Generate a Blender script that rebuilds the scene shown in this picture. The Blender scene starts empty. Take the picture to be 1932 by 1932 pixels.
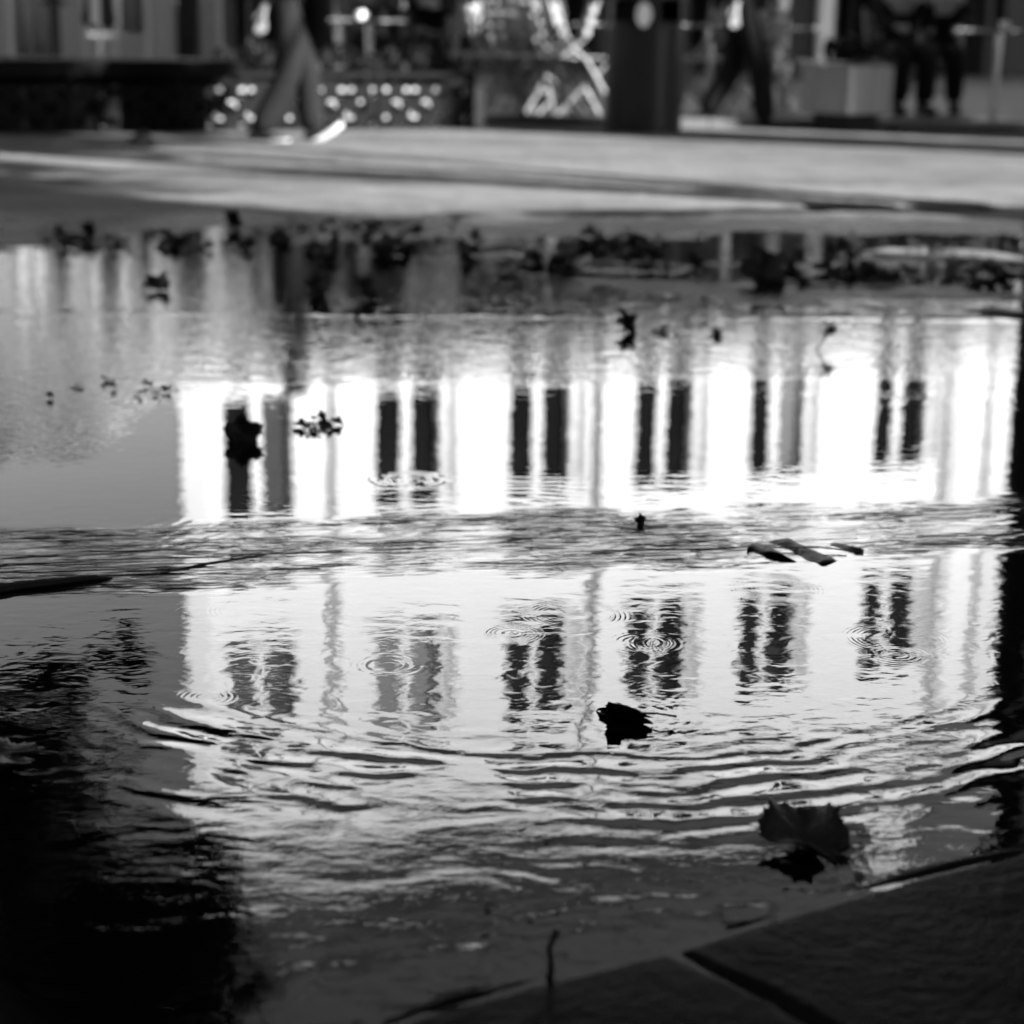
import bpy, bmesh, math, random
import numpy as np
from mathutils import Vector, Matrix, noise as mnoise
random.seed(7)
rad = math.radians
scene = bpy.context.scene
COL = scene.collection

# ------------------------------------------------------------------ camera
F = 3612.0; HC = 0.72
CAMROT = Matrix.Rotation(rad(90 - 14.0), 3, 'X') @ Matrix.Rotation(rad(1.0), 3, 'Z')
def ray(x, y):
    return CAMROT @ Vector(((x - 966) / F, -(y - 966) / F, -1.0))
def ground(x, y, z=0.0):                       # point of the plane z under a photo point
    d = ray(x, y); t = (z - HC) / d.z
    return Vector((d.x * t, d.y * t, z))
def atY(x, y, Y):                              # point on the upright plane at distance Y
    d = ray(x, y); t = Y / d.y
    return Vector((d.x * t, Y, HC + d.z * t))
cam_d = bpy.data.cameras.new('camera'); cam = bpy.data.objects.new('camera', cam_d); COL.objects.link(cam)
cam.matrix_world = Matrix.Translation((0, 0, HC)) @ CAMROT.to_4x4()
cam_d.sensor_width = 36; cam_d.lens = 36 * F / 1932; cam_d.clip_start = 0.05; cam_d.clip_end = 600
cam_d.dof.use_dof = True; cam_d.dof.focus_distance = 2.30; cam_d.dof.aperture_fstop = 4.2
cam_d.dof.aperture_blades = 0
scene.camera = cam

# ------------------------------------------------------------------ tagging
def tag(o, label=None, cat=None, group=None, kind=None):
    if label: o['label'] = label
    if cat: o['category'] = cat
    if group: o['group'] = group
    if kind: o['kind'] = kind
    return o
def thing(name, label, cat, loc=(0, 0, 0), rz=0.0, group=None):
    o = bpy.data.objects.new(name, None); COL.objects.link(o)
    o.empty_display_size = 0.1
    o.location = loc; o.rotation_euler = (0, 0, rz)
    return tag(o, label, cat, group)
def copy_tree(o, parent=None):
    c = o.copy(); COL.objects.link(c)
    if parent: c.parent = parent
    for ch in list(o.children): copy_tree(ch, c)
    return c

# ------------------------------------------------------------------ mesh builder
class MB:
    def __init__(s): s.v = []; s.f = []; s.sm = []
    def add(s, vs, fs, smooth=False):
        o = len(s.v); s.v += [tuple(v) for v in vs]
        for f in fs: s.f.append([i + o for i in f]); s.sm.append(smooth)
        return s
    def box(s, x0, x1, y0, y1, z0, z1, M=None, bev=0.0):
        bm = bmesh.new(); bmesh.ops.create_cube(bm, size=1)
        for v in bm.verts:
            v.co = Vector(((x0 + x1) / 2 + v.co.x * (x1 - x0), (y0 + y1) / 2 + v.co.y * (y1 - y0), (z0 + z1) / 2 + v.co.z * (z1 - z0)))
        if bev > 0: bmesh.ops.bevel(bm, geom=bm.edges[:] , offset=bev, segments=2, affect='EDGES', profile=0.5)
        if M: bm.transform(M)
        bm.verts.index_update()
        s.add([v.co.copy() for v in bm.verts], [[v.index for v in f.verts] for f in bm.faces]); bm.free(); return s
    def tube(s, pts, r, n=8, cap=True):
        pts = [Vector(p) for p in pts]
        if not isinstance(r, (list, tuple)): r = [r] * len(pts)
        vs = []; fs = []; ref = None
        for i, p in enumerate(pts):
            a = pts[max(i - 1, 0)]; b = pts[min(i + 1, len(pts) - 1)]
            t = (b - a).normalized()
            if ref is None: ref = Vector((0, 0, 1)) if abs(t.z) < .9 else Vector((1, 0, 0))
            u = t.cross(ref).normalized(); w = t.cross(u).normalized(); ref = -w if False else ref
            for k in range(n):
                an = 2 * math.pi * k / n
                vs.append(p + (u * math.cos(an) + w * math.sin(an)) * r[i])
        for i in range(len(pts) - 1):
            for k in range(n):
                k2 = (k + 1) % n
                fs.append([i * n + k, i * n + k2, (i + 1) * n + k2, (i + 1) * n + k])
        if cap:
            fs.append(list(range(n))); fs.append([(len(pts) - 1) * n + k for k in range(n)][::-1])
        return s.add(vs, fs, True)
    def lathe(s, prof, n=32, c=(0, 0, 0), smooth=True):
        vs = []; fs = []
        for (r, z) in prof:
            for k in range(n):
                a = 2 * math.pi * k / n
                vs.append((c[0] + r * math.cos(a), c[1] + r * math.sin(a), c[2] + z))
        for i in range(len(prof) - 1):
            for k in range(n):
                k2 = (k + 1) % n
                fs.append([i * n + k, i * n + k2, (i + 1) * n + k2, (i + 1) * n + k])
        return s.add(vs, fs, smooth)
    def ball(s, c, r, sc=(1, 1, 1), n=2):
        bm = bmesh.new(); bmesh.ops.create_icosphere(bm, subdivisions=n, radius=r)
        for v in bm.verts: v.co = Vector((c[0] + v.co.x * sc[0], c[1] + v.co.y * sc[1], c[2] + v.co.z * sc[2]))
        s.add([v.co.copy() for v in bm.verts], [[v.index for v in f.verts] for f in bm.faces], True); bm.free(); return s
    def build(s, name, mat, parent=None, auto=True):
        me = bpy.data.meshes.new(name); me.from_pydata(s.v, [], s.f); me.update()
        me.polygons.foreach_set('use_smooth', s.sm)
        bm = bmesh.new(); bm.from_mesh(me); bmesh.ops.recalc_face_normals(bm, faces=bm.faces[:])
        for e in bm.edges:
            if len(e.link_faces) == 2 and e.calc_face_angle(0) > 0.6: e.smooth = False
        bm.to_mesh(me); bm.free()
        me.materials.append(mat)
        o = bpy.data.objects.new(name, me); COL.objects.link(o)
        if parent: o.parent = parent
        return o

# ------------------------------------------------------------------ materials (a black and white place)
MATS = {}
class NT:
    def __init__(s, nt): s.nt = nt
    def n(s, t, **kw):
        x = s.nt.nodes.new(t)
        for k, v in kw.items(): setattr(x, k, v)
        return x
    def set(s, sock, v):
        if hasattr(v, 'is_output') : s.nt.links.new(v, sock)
        else: sock.default_value = v
    def m(s, op, a, b=None, c=None, clamp=False):
        x = s.n('ShaderNodeMath', operation=op); x.use_clamp = clamp
        s.set(x.inputs[0], a)
        if b is not None: s.set(x.inputs[1], b)
        if c is not None: s.set(x.inputs[2], c)
        return x.outputs[0]
    def xyz(s, a, b, c):
        x = s.n('ShaderNodeCombineXYZ'); s.set(x.inputs[0], a); s.set(x.inputs[1], b); s.set(x.inputs[2], c); return x.outputs[0]
    def noise(s, vec, scale, detail=2.0, rough=0.5, dist=0.0):
        x = s.n('ShaderNodeTexNoise'); s.set(x.inputs['Vector'], vec); x.inputs['Scale'].default_value = scale
        x.inputs['Detail'].default_value = detail; x.inputs['Roughness'].default_value = rough; x.inputs['Distortion'].default_value = dist
        return x.outputs[0]
    def ss(s, v, e0, e1):
        x = s.n('ShaderNodeMapRange', interpolation_type='SMOOTHSTEP'); s.set(x.inputs[0], v)
        x.inputs[1].default_value = e0; x.inputs[2].default_value = e1; x.inputs[3].default_value = 0; x.inputs[4].default_value = 1
        return x.outputs[0]
def new_mat(name):
    m = bpy.data.materials.new(name); m.use_nodes = True; m.node_tree.nodes.clear()
    return m, NT(m.node_tree)
def mat(name, g, rough=0.6, var=0.15, scale=6.0, bump=0.0, bscale=40.0, metal=0.0, spec=0.15, stretch=(1, 1, 1)):
    if name in MATS: return MATS[name]
    m, N = new_mat(name)
    tc = N.n('ShaderNodeTexCoord'); mp = N.n('ShaderNodeMapping'); mp.inputs['Scale'].default_value = stretch
    N.nt.links.new(tc.outputs['Object'], mp.inputs[0]); V = mp.outputs[0]
    n1 = N.noise(V, scale, 4.0, 0.6); n2 = N.noise(V, scale * 7, 2.0)
    k = N.m('ADD', N.m('MULTIPLY', N.m('SUBTRACT', n1, 0.5), 2.6 * var), N.m('MULTIPLY', N.m('SUBTRACT', n2, 0.5), 1.2 * var))
    val = N.m('MAXIMUM', N.m('MULTIPLY', N.m('ADD', k, 1.0), g), 0.004)
    b = N.n('ShaderNodeBsdfPrincipled'); N.nt.links.new(N.xyz(val, val, val), b.inputs['Base Color'])
    N.set(b.inputs['Roughness'], N.m('ADD', N.m('MULTIPLY', N.m('SUBTRACT', n1, 0.5), 0.2), rough, clamp=True))
    b.inputs['Metallic'].default_value = metal; b.inputs['Specular IOR Level'].default_value = spec
    if bump > 0:
        bp = N.n('ShaderNodeBump'); bp.inputs['Strength'].default_value = 1; bp.inputs['Distance'].default_value = bump
        N.nt.links.new(N.noise(V, bscale, 3.0), bp.inputs['Height']); N.nt.links.new(bp.outputs[0], b.inputs['Normal'])
    o = N.n('ShaderNodeOutputMaterial'); N.nt.links.new(b.outputs[0], o.inputs[0])
    MATS[name] = m; return m

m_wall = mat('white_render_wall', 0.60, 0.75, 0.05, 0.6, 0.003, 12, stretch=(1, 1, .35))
m_trim = mat('pale_stone_trim', 0.52, 0.7, 0.08, 1.2)
m_reveal = mat('grey_pilaster_stone', 0.40, 0.7, 0.12, 1.5, stretch=(1, 1, .3))
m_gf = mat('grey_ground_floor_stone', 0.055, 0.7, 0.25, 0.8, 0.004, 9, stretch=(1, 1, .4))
m_shop = mat('dark_shopfront_paint', 0.035, 0.45, 0.3, 2)
m_dark = mat('black_paint', 0.012, 0.4, 0.2, 4)
m_void = mat('dark_shop_interior', 0.006, 0.8, 0.3, 3)
m_pane = mat('dark_window_glass', 0.006, 0.12, 0.3, 1.0)
m_pane2 = mat('curtained_window_glass', 0.13, 0.25, 0.25, 3, stretch=(4, 4, .4))
m_pane3 = mat('half_drawn_blind_glass', 0.05, 0.2, 0.5, 4, stretch=(1, 1, 3))
m_frame = mat('white_window_frame', 0.60, 0.5, 0.05, 5)
m_roof = mat('dark_slate_roof', 0.02, 0.6, 0.3, 6)
m_col = mat('whitewashed_column', 0.85, 0.7, 0.06, 3)
m_pav = mat('pale_pavilion_panel', 0.24, 0.5, 0.2, 1.5, stretch=(1.5, 1.5, .3))
m_curt = mat('pale_curtain_cloth', 0.34, 0.8, 0.15, 2)
m_bin = mat('dark_grey_bin_metal', 0.02, 0.35, 0.15, 6, metal=0.0)
m_iron = mat('black_cast_iron', 0.005, 0.6, 0.2, 8, spec=.05)
m_soil = mat('dark_soil', 0.012, 0.9, 0.4, 20, 0.02, 30)
m_plant = mat('dark_low_foliage', 0.008, 0.6, 0.5, 12)
m_leaf = mat('tree_leaf', 0.018, 0.5, 0.5, 3)
m_bark = mat('tree_bark', 0.014, 0.85, 0.5, 5, 0.03, 14, stretch=(1, 1, .4))
m_wood = mat('pale_chair_wood', 0.22, 0.5, 0.15, 9)
m_steel = mat('polished_steel', 0.6, 0.12, 0.05, 8, metal=1.0)
m_tabtop = mat('grey_table_top', 0.3, 0.3, 0.15, 5)
m_crate = mat('weathered_slat_wood', 0.32, 0.6, 0.3, 4, stretch=(5, 5, .6))
m_skin = mat('skin', 0.24, 0.5, 0.06, 10)
m_hair = mat('dark_hair', 0.03, 0.5, 0.3, 30)
m_cl_dark = mat('black_cloth', 0.006, 0.85, 0.3, 14)
m_cl_grey = mat('grey_trouser_cloth', 0.008, 0.9, 0.35, 9, 0.004, 25)
m_cl_mid = mat('mid_grey_cloth', 0.08, 0.9, 0.3, 9)
m_cl_pale = mat('pale_cloth', 0.55, 0.9, 0.15, 9)
m_sole = mat('white_rubber_sole', 0.36, 0.5, 0.04, 9)
m_litter = mat('wet_dead_leaf', 0.005, 0.45, 0.5, 60, 0.002, 120)
m_litter_pale = mat('pale_dead_leaf', 0.05, 0.5, 0.35, 50)
m_twig = mat('wet_twig', 0.01, 0.4, 0.4, 40, 0.002, 90)
m_sign = mat('pale_sign_board', 0.7, 0.6, 0.06, 2)
m_kerb = mat('pale_kerb_stone', 0.09, 0.7, 0.2, 3)
m_pavem = mat('terrace_paving', 0.035, 0.65, 0.25, 1.5)
m_awn = mat('dark_awning_cloth', 0.03, 0.8, 0.3, 3)
m_side = mat('plain_side_wall', 0.12, 0.8, 0.2, 0.5)
m_emblem = mat('white_enamel_plate', 0.75, 0.4, 0.1, 20)

# ------------------------------------------------------------------ ground: one sheet with the puddle basin in it
def hash2(ix, iy, seed):
    h = (ix.astype(np.int64) * 374761393 + iy.astype(np.int64) * 668265263 + seed * 974711) & 0x7fffffff
    h = ((h ^ (h >> 13)) * 1274126177) & 0x7fffffff
    h = h ^ (h >> 16)
    return (h & 0xffff) / 65535.0
def vnoise(x, y, seed=0):
    ix = np.floor(x); iy = np.floor(y); fx = x - ix; fy = y - iy
    u = fx * fx * fx * (fx * (fx * 6 - 15) + 10); v = fy * fy * fy * (fy * (fy * 6 - 15) + 10)
    a = hash2(ix, iy, seed); b = hash2(ix + 1, iy, seed); c = hash2(ix, iy + 1, seed); d = hash2(ix + 1, iy + 1, seed)
    return (a + (b - a) * u) * (1 - v) + (c + (d - c) * u) * v - 0.5
def fbm(x, y, s, seed, o=3):
    r = 0; a = 1.0
    for i in range(o):
        r = r + a * vnoise(x * s, y * s, seed + i * 17); a *= .5; s *= 2.03
    return r
def segdist(X, Y, a, b):
    dx, dy = b[0] - a[0], b[1] - a[1]; L = dx * dx + dy * dy + 1e-12
    t = np.clip(((X - a[0]) * dx + (Y - a[1]) * dy) / L, 0, 1)
    return np.hypot(X - a[0] - t * dx, Y - a[1] - t * dy)
def poly_sd(X, Y, P):                          # + inside
    d = np.full(X.shape, 1e9); ins = np.zeros(X.shape, bool)
    for i in range(len(P)):
        a, b = P[i], P[(i + 1) % len(P)]
        d = np.minimum(d, segdist(X, Y, a, b))
        c = ((a[1] > Y) != (b[1] > Y)) & (X < (b[0] - a[0]) * (Y - a[1]) / (b[1] - a[1] + 1e-12) + a[0])
        ins ^= c
    return np.where(ins, d, -d)
def pline(pts): return [tuple(ground(*p))[:2] for p in pts]
def line_d(X, Y, P):
    d = np.full(X.shape, 1e9)
    for i in range(len(P) - 1): d = np.minimum(d, segdist(X, Y, P[i], P[i + 1]))
    return d
OUT = pline([(-500, 505), (0, 478), (150, 461), (270, 462), (345, 440), (400, 425), (450, 428), (560, 452), (700, 456), (880, 448), (1100, 447), (1400, 441), (1700, 442), (1932, 446), (2300, 462),
             (2500, 1380), (1932, 1598), (1700, 1655), (1500, 1712), (1300, 1775), (1000, 1850), (800, 1905), (600, 1980), (300, 2100), (-300, 2250), (-900, 1500), (-800, 800)])
RIDGES = [([(-60, 578), (150, 579), (400, 577), (700, 567)], -.012, .022), ([(870, 573), (1010, 580), (1150, 590), (1330, 596)], -.012, .022),
          ([(-40, 588), (120, 580)], .012, .03), ([(980, 612), (1120, 607), (1260, 612), (1420, 622)], .011, .02), ([(1400, 470), (1520, 478), (1700, 485), (1932, 500)], .012, .09),
          ([(1450, 535), (1650, 548), (1800, 545)], .012, .05), ([(1030, 490), (1120, 500), (1260, 505)], .013, .08), ([(1860, 590), (1960, 600)], .016, .06), ([(560, 497), (700, 480), (860, 492)], .009, .06),
          ([(860, 478), (960, 470), (1000, 476)], .010, .06), ([(1560, 505), (1760, 470), (1932, 520)], .013, .09), ([(1180, 630), (1400, 640), (1640, 655)], .009, .022), ([(-40, 690), (70, 715), (150, 735)], .012, .03), ([(-60, 770), (120, 800)], .010, .03)]
RIDGES = [(pline(p), a, w) for p, a, w in RIDGES]
TROUGH = [([(1000, 410), (1240, 408), (1500, 404), (1700, 402), (1960, 401)], -.055, .08), ([(640, 436), (760, 425), (860, 414)], -.05, .07)]
TROUGH = [(pline(p), a, w) for p, a, w in TROUGH]
GROOVE = [([(2300, 1490), (1932, 1612), (1700, 1668), (1500, 1725), (1300, 1787), (1000, 1862), (800, 1917), (600, 1992)], .0045), ([(1240, 1785), (1330, 1835), (1450, 1890), (1580, 1975)], .005)]
GROOVE = [(pline(p), w) for p, w in GROOVE]
WETC = pline([(1640, 1690), (1670, 1720), (1655, 1765), (1600, 1830), (1500, 1875), (1440, 1880)])
def terrain(X, Y):
    far = np.clip((Y - 1.2) / 6.0, 0, 1)
    sd = poly_sd(X, Y, OUT)
    sd = sd + fbm(X, Y, 2.2, 3) * .30 * far + fbm(X, Y, 9.0, 5) * (.03 + .06 * far)
    z = np.where(sd > 0, -np.minimum(sd * .045, .022), np.minimum(-sd * .035, .013 + .02 * np.clip((Y - 7.2) / 1.2, 0, 1)))
    z = z + fbm(X, Y, 14, 11) * .004 * np.clip((Y - 3.9) / 1.5, 0, 1)
    pt = np.clip((Y - 4.6) / .8, 0, 1) * np.clip((7.2 - Y) / .5, 0, 1)           # half drowned debris and slab edges at the far side
    z = z + pt * (.017 + .017 * np.clip(fbm(X * .8, Y * 1.6, 1.7, 21, 2) * 2.2 - .15, -1, 1)) * np.clip((X + .75) * 1.6, 0, 1)
    for P, a, w in RIDGES:
        d = line_d(X, Y, P); z = z + np.exp(-(d / w) ** 2) * (a + .010) * (1 + .9 * fbm(X, Y, 3.5, 31))
    for P, a, w in TROUGH:
        d = line_d(X, Y, P); z = z + np.exp(-(d / w) ** 2) * a * np.clip(1.0 + 1.6 * fbm(X, Y, 2.6, 41), 0, 1.6)
    near = np.clip((1.76 + .10 * vnoise(X * 4, Y * 4, 77) - Y) / .10, 0, 1) * (sd > -.01)
    shallow = -.0017 + fbm(X, Y, 70, 51, 3) * .0034 - .012 * np.clip((-.02 - X) / .1, 0, 1)
    z = z * (1 - near) + np.maximum(z, shallow) * near
    edge = np.clip((-sd) / .01, 0, 1) * (Y < 2.4)
    z = z + edge * .003 + fbm(X, Y, 90, 61, 2) * .0004
    for P, w in GROOVE:
        d = line_d(X, Y, P); z = z - np.exp(-(d / w) ** 2) * .010
    return z
def axis(segs):
    out = []
    for a, b, s in segs: out += list(np.arange(a, b - 1e-9, s))
    return np.array(out + [segs[-1][1]])
xs = axis([(-140, -40, 20), (-40, -8, 4), (-8, -3.2, .3), (-3.2, -1.2, .018), (-1.2, -.56, .0085), (-.56, .56, .0042), (.56, 1.2, .0085), (1.2, 3.2, .018), (3.2, 8, .3), (8, 40, 4), (40, 140, 20)])
ys = axis([(-60, -10, 10), (-10, .2, .6), (.2, .98, .06), (.98, 1.85, .004), (1.85, 3.2, .012), (3.2, 9.2, .02), (9.2, 20, .3), (20, 60, 4), (60, 260, 25)])
XX, YY = np.meshgrid(xs, ys)
ZZ = terrain(XX, YY)
nx, ny = len(xs), len(ys)
me = bpy.data.meshes.new('ground')
co = np.stack([XX.ravel(), YY.ravel(), ZZ.ravel()], 1).astype(np.float32)
me.vertices.add(nx * ny); me.vertices.foreach_set('co', co.ravel())
ii = (np.arange(ny - 1)[:, None] * nx + np.arange(nx - 1)[None, :]).ravel()
quads = np.stack([ii, ii + 1, ii + nx + 1, ii + nx], 1).astype(np.int32)
nq = len(quads)
me.loops.add(nq * 4); me.loops.foreach_set('vertex_index', quads.ravel())
me.polygons.add(nq); me.polygons.foreach_set('loop_start', np.arange(nq, dtype=np.int32) * 4)
me.polygons.foreach_set('use_smooth', np.ones(nq, bool)); me.update(calc_edges=True)
g_ob = bpy.data.objects.new('ground', me); COL.objects.link(g_ob); tag(g_ob, kind='structure')
m, N = new_mat('wet_paving')
geo = N.n('ShaderNodeNewGeometry'); P = geo.outputs['Position']
sx = N.n('ShaderNodeSeparateXYZ'); N.nt.links.new(P, sx.inputs[0]); gx, gy, gz = sx.outputs
wet = N.m('SUBTRACT', 1.0, N.ss(N.m('ADD', gz, N.m('MULTIPLY', N.m('SUBTRACT', N.noise(P, 5, 4), .5), .006)), .013, .028))
n_big = N.noise(N.xyz(N.m('MULTIPLY', gx, .35), N.m('MULTIPLY', gy, 1.0), 0.0), 0.9, 5, .6)
n_mid = N.noise(P, 3.5, 5, .65); n_fine = N.noise(P, 160, 3, .6)
k = N.m('ADD', N.m('ADD', N.m('MULTIPLY', N.m('SUBTRACT', n_big, .5), 2.3), N.m('MULTIPLY', N.m('SUBTRACT', n_mid, .5), 1.2)), N.m('MULTIPLY', N.m('SUBTRACT', n_fine, .5), .7))
dry = N.m('MAXIMUM', N.m('MULTIPLY', N.m('ADD', 1.0, k), .092), .02)
alb = N.m('MULTIPLY', dry, N.m('SUBTRACT', 1.0, N.m('MULTIPLY', wet, .93)))
b = N.n('ShaderNodeBsdfPrincipled'); N.nt.links.new(N.xyz(alb, alb, alb), b.inputs['Base Color'])
N.set(b.inputs['Roughness'], N.m('ADD', N.m('MULTIPLY', N.m('SUBTRACT', 1.0, wet), .45), .2))
b.inputs['IOR'].default_value = 1.035
bp = N.n('ShaderNodeBump'); bp.inputs['Strength'].default_value = 1.0; bp.inputs['Distance'].default_value = 0.0009
N.nt.links.new(N.m('ADD', N.noise(P, 110, 4, .6), N.m('MULTIPLY', N.noise(P, 30, 2), .6)), bp.inputs['Height']); N.nt.links.new(bp.outputs[0], b.inputs['Normal'])
o = N.n('ShaderNodeOutputMaterial'); N.nt.links.new(b.outputs[0], o.inputs[0])
me.materials.append(m)

# ------------------------------------------------------------------ water with its ripples
m, N = new_mat('puddle_water')
geo = N.n('ShaderNodeNewGeometry'); P = geo.outputs['Position']
sx = N.n('ShaderNodeSeparateXYZ'); N.nt.links.new(P, sx.inputs[0]); gx, gy, gz = sx.outputs
terms = []
def c5(n, a): return N.m('MULTIPLY', N.m('SUBTRACT', n, .5), a)
def ani(ax, ay, tilt=0.0, ox=0.0):             # stretched coordinates
    return N.xyz(N.m('MULTIPLY', gx, ax), N.m('MULTIPLY', N.m('SUBTRACT', gy, N.m('MULTIPLY', gx, tilt)), ay), ox)
terms.append(c5(N.noise(P, 4.5, 1.0), 3.2e-4))
terms.append(c5(N.noise(ani(20, 34), 1.0, 2.0), 1.7e-4))
terms.append(N.m('MULTIPLY', N.m('MULTIPLY', N.ss(gy, 1.7, 2.1), N.m('SUBTRACT', 1.0, N.ss(gy, 2.2, 2.75))), c5(N.noise(ani(24, 30, .1, 5.0), 1.0, 2.0, .5, .5), 2.3e-4)))
patch = N.ss(N.noise(P, 3.0, 2.0), .50, .64)                                         # wind patches
# broad ripple band across the middle
bandc = N.m('SUBTRACT', N.m('SUBTRACT', gy, N.m('MULTIPLY', gx, .21)), 2.71)
bandc = N.m('ADD', bandc, c5(N.noise(P, 4.0, 2.0), .30))
band = N.m('SUBTRACT', 1.0, N.ss(N.m('ABSOLUTE', bandc), .11, .21))
bmod = N.m('ADD', .35, N.m('MULTIPLY', N.ss(N.noise(ani(3, 9, .2, 4.0), 1.0, 2.0), .40, .62), .85))
wv = N.m('ADD', c5(N.noise(ani(5, 36, .2), 1.0, 0.0, .5, .3), 5.2e-3), c5(N.noise(ani(16, 95, .16, 2.0), 1.0, 1.0), 2.6e-3))
terms.append(N.m('MULTIPLY', N.m('MULTIPLY', band, bmod), wv))
# lower restless water
low = N.m('SUBTRACT', 1.0, N.ss(gy, 1.86, 2.14))
terms.append(N.m('MULTIPLY', low, N.m('ADD', c5(N.noise(ani(9, 15, 0), 1.0, 1.5, .5, .8), 1.15e-3), c5(N.noise(ani(30, 75, .1, 3.0), 1.0, 2.0, .6), 1.6e-4))))
# rough skin where it is only millimetres deep
sh = N.m('SUBTRACT', 1.0, N.ss(N.m('ADD', gy, c5(N.noise(P, 6, 2), .2)), 1.60, 1.76))
terms.append(N.m('MULTIPLY', sh, N.m('ADD', c5(N.noise(P, 120, 2.0, .6), 1.3e-4), c5(N.noise(P, 40, 2.0), 1.8e-4))))
# far side: broken by debris
fr = N.ss(N.m('ADD', gy, c5(N.noise(ani(1.2, 3), 1.0, 3), 1.4)), 3.75, 4.3)
terms.append(N.m('MULTIPLY', fr, c5(N.noise(ani(12, 20), 1.0, 3.0, .65), 1.0e-3)))
# left: foliage-side chop
lf = N.m('MULTIPLY', N.ss(N.m('MULTIPLY', gx, -1.0), .55, .85), N.ss(gy, 3.0, 3.4))
terms.append(N.m('MULTIPLY', lf, c5(N.noise(ani(14, 26), 1.0, 3.0, .6), 8e-4)))
def ring(px, py, lam, amp, r0, w, a0=0.0, wob=0.0, sector=None):
    c = ground(px, py)
    x = N.n('ShaderNodeVectorMath', operation='DISTANCE'); N.nt.links.new(P, x.inputs[0]); x.inputs[1].default_value = (c.x, c.y, 0)
    r = x.outputs['Value']
    if wob: r = N.m('ADD', r, c5(N.noise(P, 9, 2.0), wob))
    e = N.m('DIVIDE', N.m('SUBTRACT', r, r0), w)
    env = N.m('EXPONENT', N.m('MULTIPLY', N.m('MULTIPLY', e, e), -1.0))
    s = N.m('SINE', N.m('MULTIPLY_ADD', r, 6.2832 / lam, a0))
    h = N.m('MULTIPLY', N.m('MULTIPLY', env, s), amp)
    if sector is not None: h = N.m('MULTIPLY', h, sector)
    terms.append(h)
# drop rings: (photo x, y, wavelength, amplitude, radius, width)
brk = N.ss(N.noise(P, 16.0, 2.0, .6), .40, .60)
brk2 = N.ss(N.noise(N.xyz(N.m('ADD', gx, 3.3), gy, 0.0), 22.0, 2.0, .6), .38, .62)
for q, sc in [((965, 1195, .0052, 3.0e-5, .026, .012), None), ((965, 1195, .011, 8e-5, .008, .010), None),
          ((390, 1315, .0070, 2.4e-5, .020, .012), brk), 
          ((1215, 1212, .0085, 3.0e-5, .030, .014), brk), ((1265, 1215, .0055, 1.6e-5, .036, .014), brk2),
          ((490, 1150, .0060, 1.8e-5, .050, .016), brk2), ((1690, 1235, .0080, 3.2e-5, .030, .014), brk), ((1690, 1205, .006, 1.6e-5, .055, .014), brk2),
          ((735, 1255, .013, 4.5e-5, .028, .016), brk2), ((1460, 1110, .0060, 1.4e-5, .055, .022), brk), 
          ((1080, 1160, .0065, 2.2e-5, .055, .016), brk), 
          ((770, 905, .016, 1.3e-4, .045, .024), brk2), ((1188, 1352, .013, 4e-5, .055, .02), brk), ((297, 742, .02, 1.6e-4, .02, .03), None)]:
    ring(*q, sector=sc)
for y0_, tl, ps, sd0 in ((5.03, .08, 1.1, 0.0),):      # slow swells over the drowned slab edges
    e_ = N.m('SUBTRACT', N.m('SUBTRACT', gy, N.m('MULTIPLY', gx, tl)), y0_)
    e_ = N.m('DIVIDE', N.m('ADD', e_, c5(N.noise(N.xyz(N.m('MULTIPLY', gx, 2.0), gy, sd0), 1.0, 3.0), .22)), .035)
    terms.append(N.m('MULTIPLY', N.m('MULTIPLY', N.m('EXPONENT', N.m('MULTIPLY', N.m('MULTIPLY', e_, e_), -1.0)), N.ss(N.noise(N.xyz(N.m('MULTIPLY', gx, ps), sd0, 0.0), 1.0, 1.0), .42, .58)), 1.0e-3))
seg = N.ss(N.noise(P, 5.0, 2.0), .40, .58)
ring(1040, 1085, .044, 6.0e-4, .77, .095, .5, .06, N.m('MULTIPLY', seg, N.m('MULTIPLY', N.m('SUBTRACT', 1.0, N.ss(gy, 1.88, 2.12)), N.ss(gx, -.48, -.30))))
ring(1000, 1120, .030, 1.0e-4, .60, .10, .0, .06, patch)
tot = terms[0]
for t in terms[1:]: tot = N.m('ADD', tot, t)
bp = N.n('ShaderNodeBump'); bp.inputs['Strength'].default_value = 1.0; bp.inputs['Distance'].default_value = 1.0
N.nt.links.new(tot, bp.inputs['Height'])
fres = N.n('ShaderNodeFresnel'); fres.inputs['IOR'].default_value = 1.42; N.nt.links.new(bp.outputs[0], fres.inputs['Normal'])
gl = N.n('ShaderNodeBsdfGlossy'); gl.inputs['Color'].default_value = (1, 1, 1, 1); gl.inputs['Roughness'].default_value = 0.0
N.nt.links.new(bp.outputs[0], gl.inputs['Normal'])
tr = N.n('ShaderNodeBsdfTransparent'); tr.inputs['Color'].default_value = (.72, .72, .72, 1)
mx = N.n('ShaderNodeMixShader'); N.nt.links.new(fres.outputs[0], mx.inputs[0]); N.nt.links.new(tr.outputs[0], mx.inputs[1]); N.nt.links.new(gl.outputs[0], mx.inputs[2])
o = N.n('ShaderNodeOutputMaterial'); N.nt.links.new(mx.outputs[0], o.inputs[0])
wm = MB(); wm.add([(-3.1, .5, 0), (3.1, .5, 0), (3.1, 9.1, 0), (-3.1, 9.1, 0)], [[0, 1, 2, 3]])
w_ob = wm.build('puddle_water', m); tag(w_ob, kind='structure')

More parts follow.
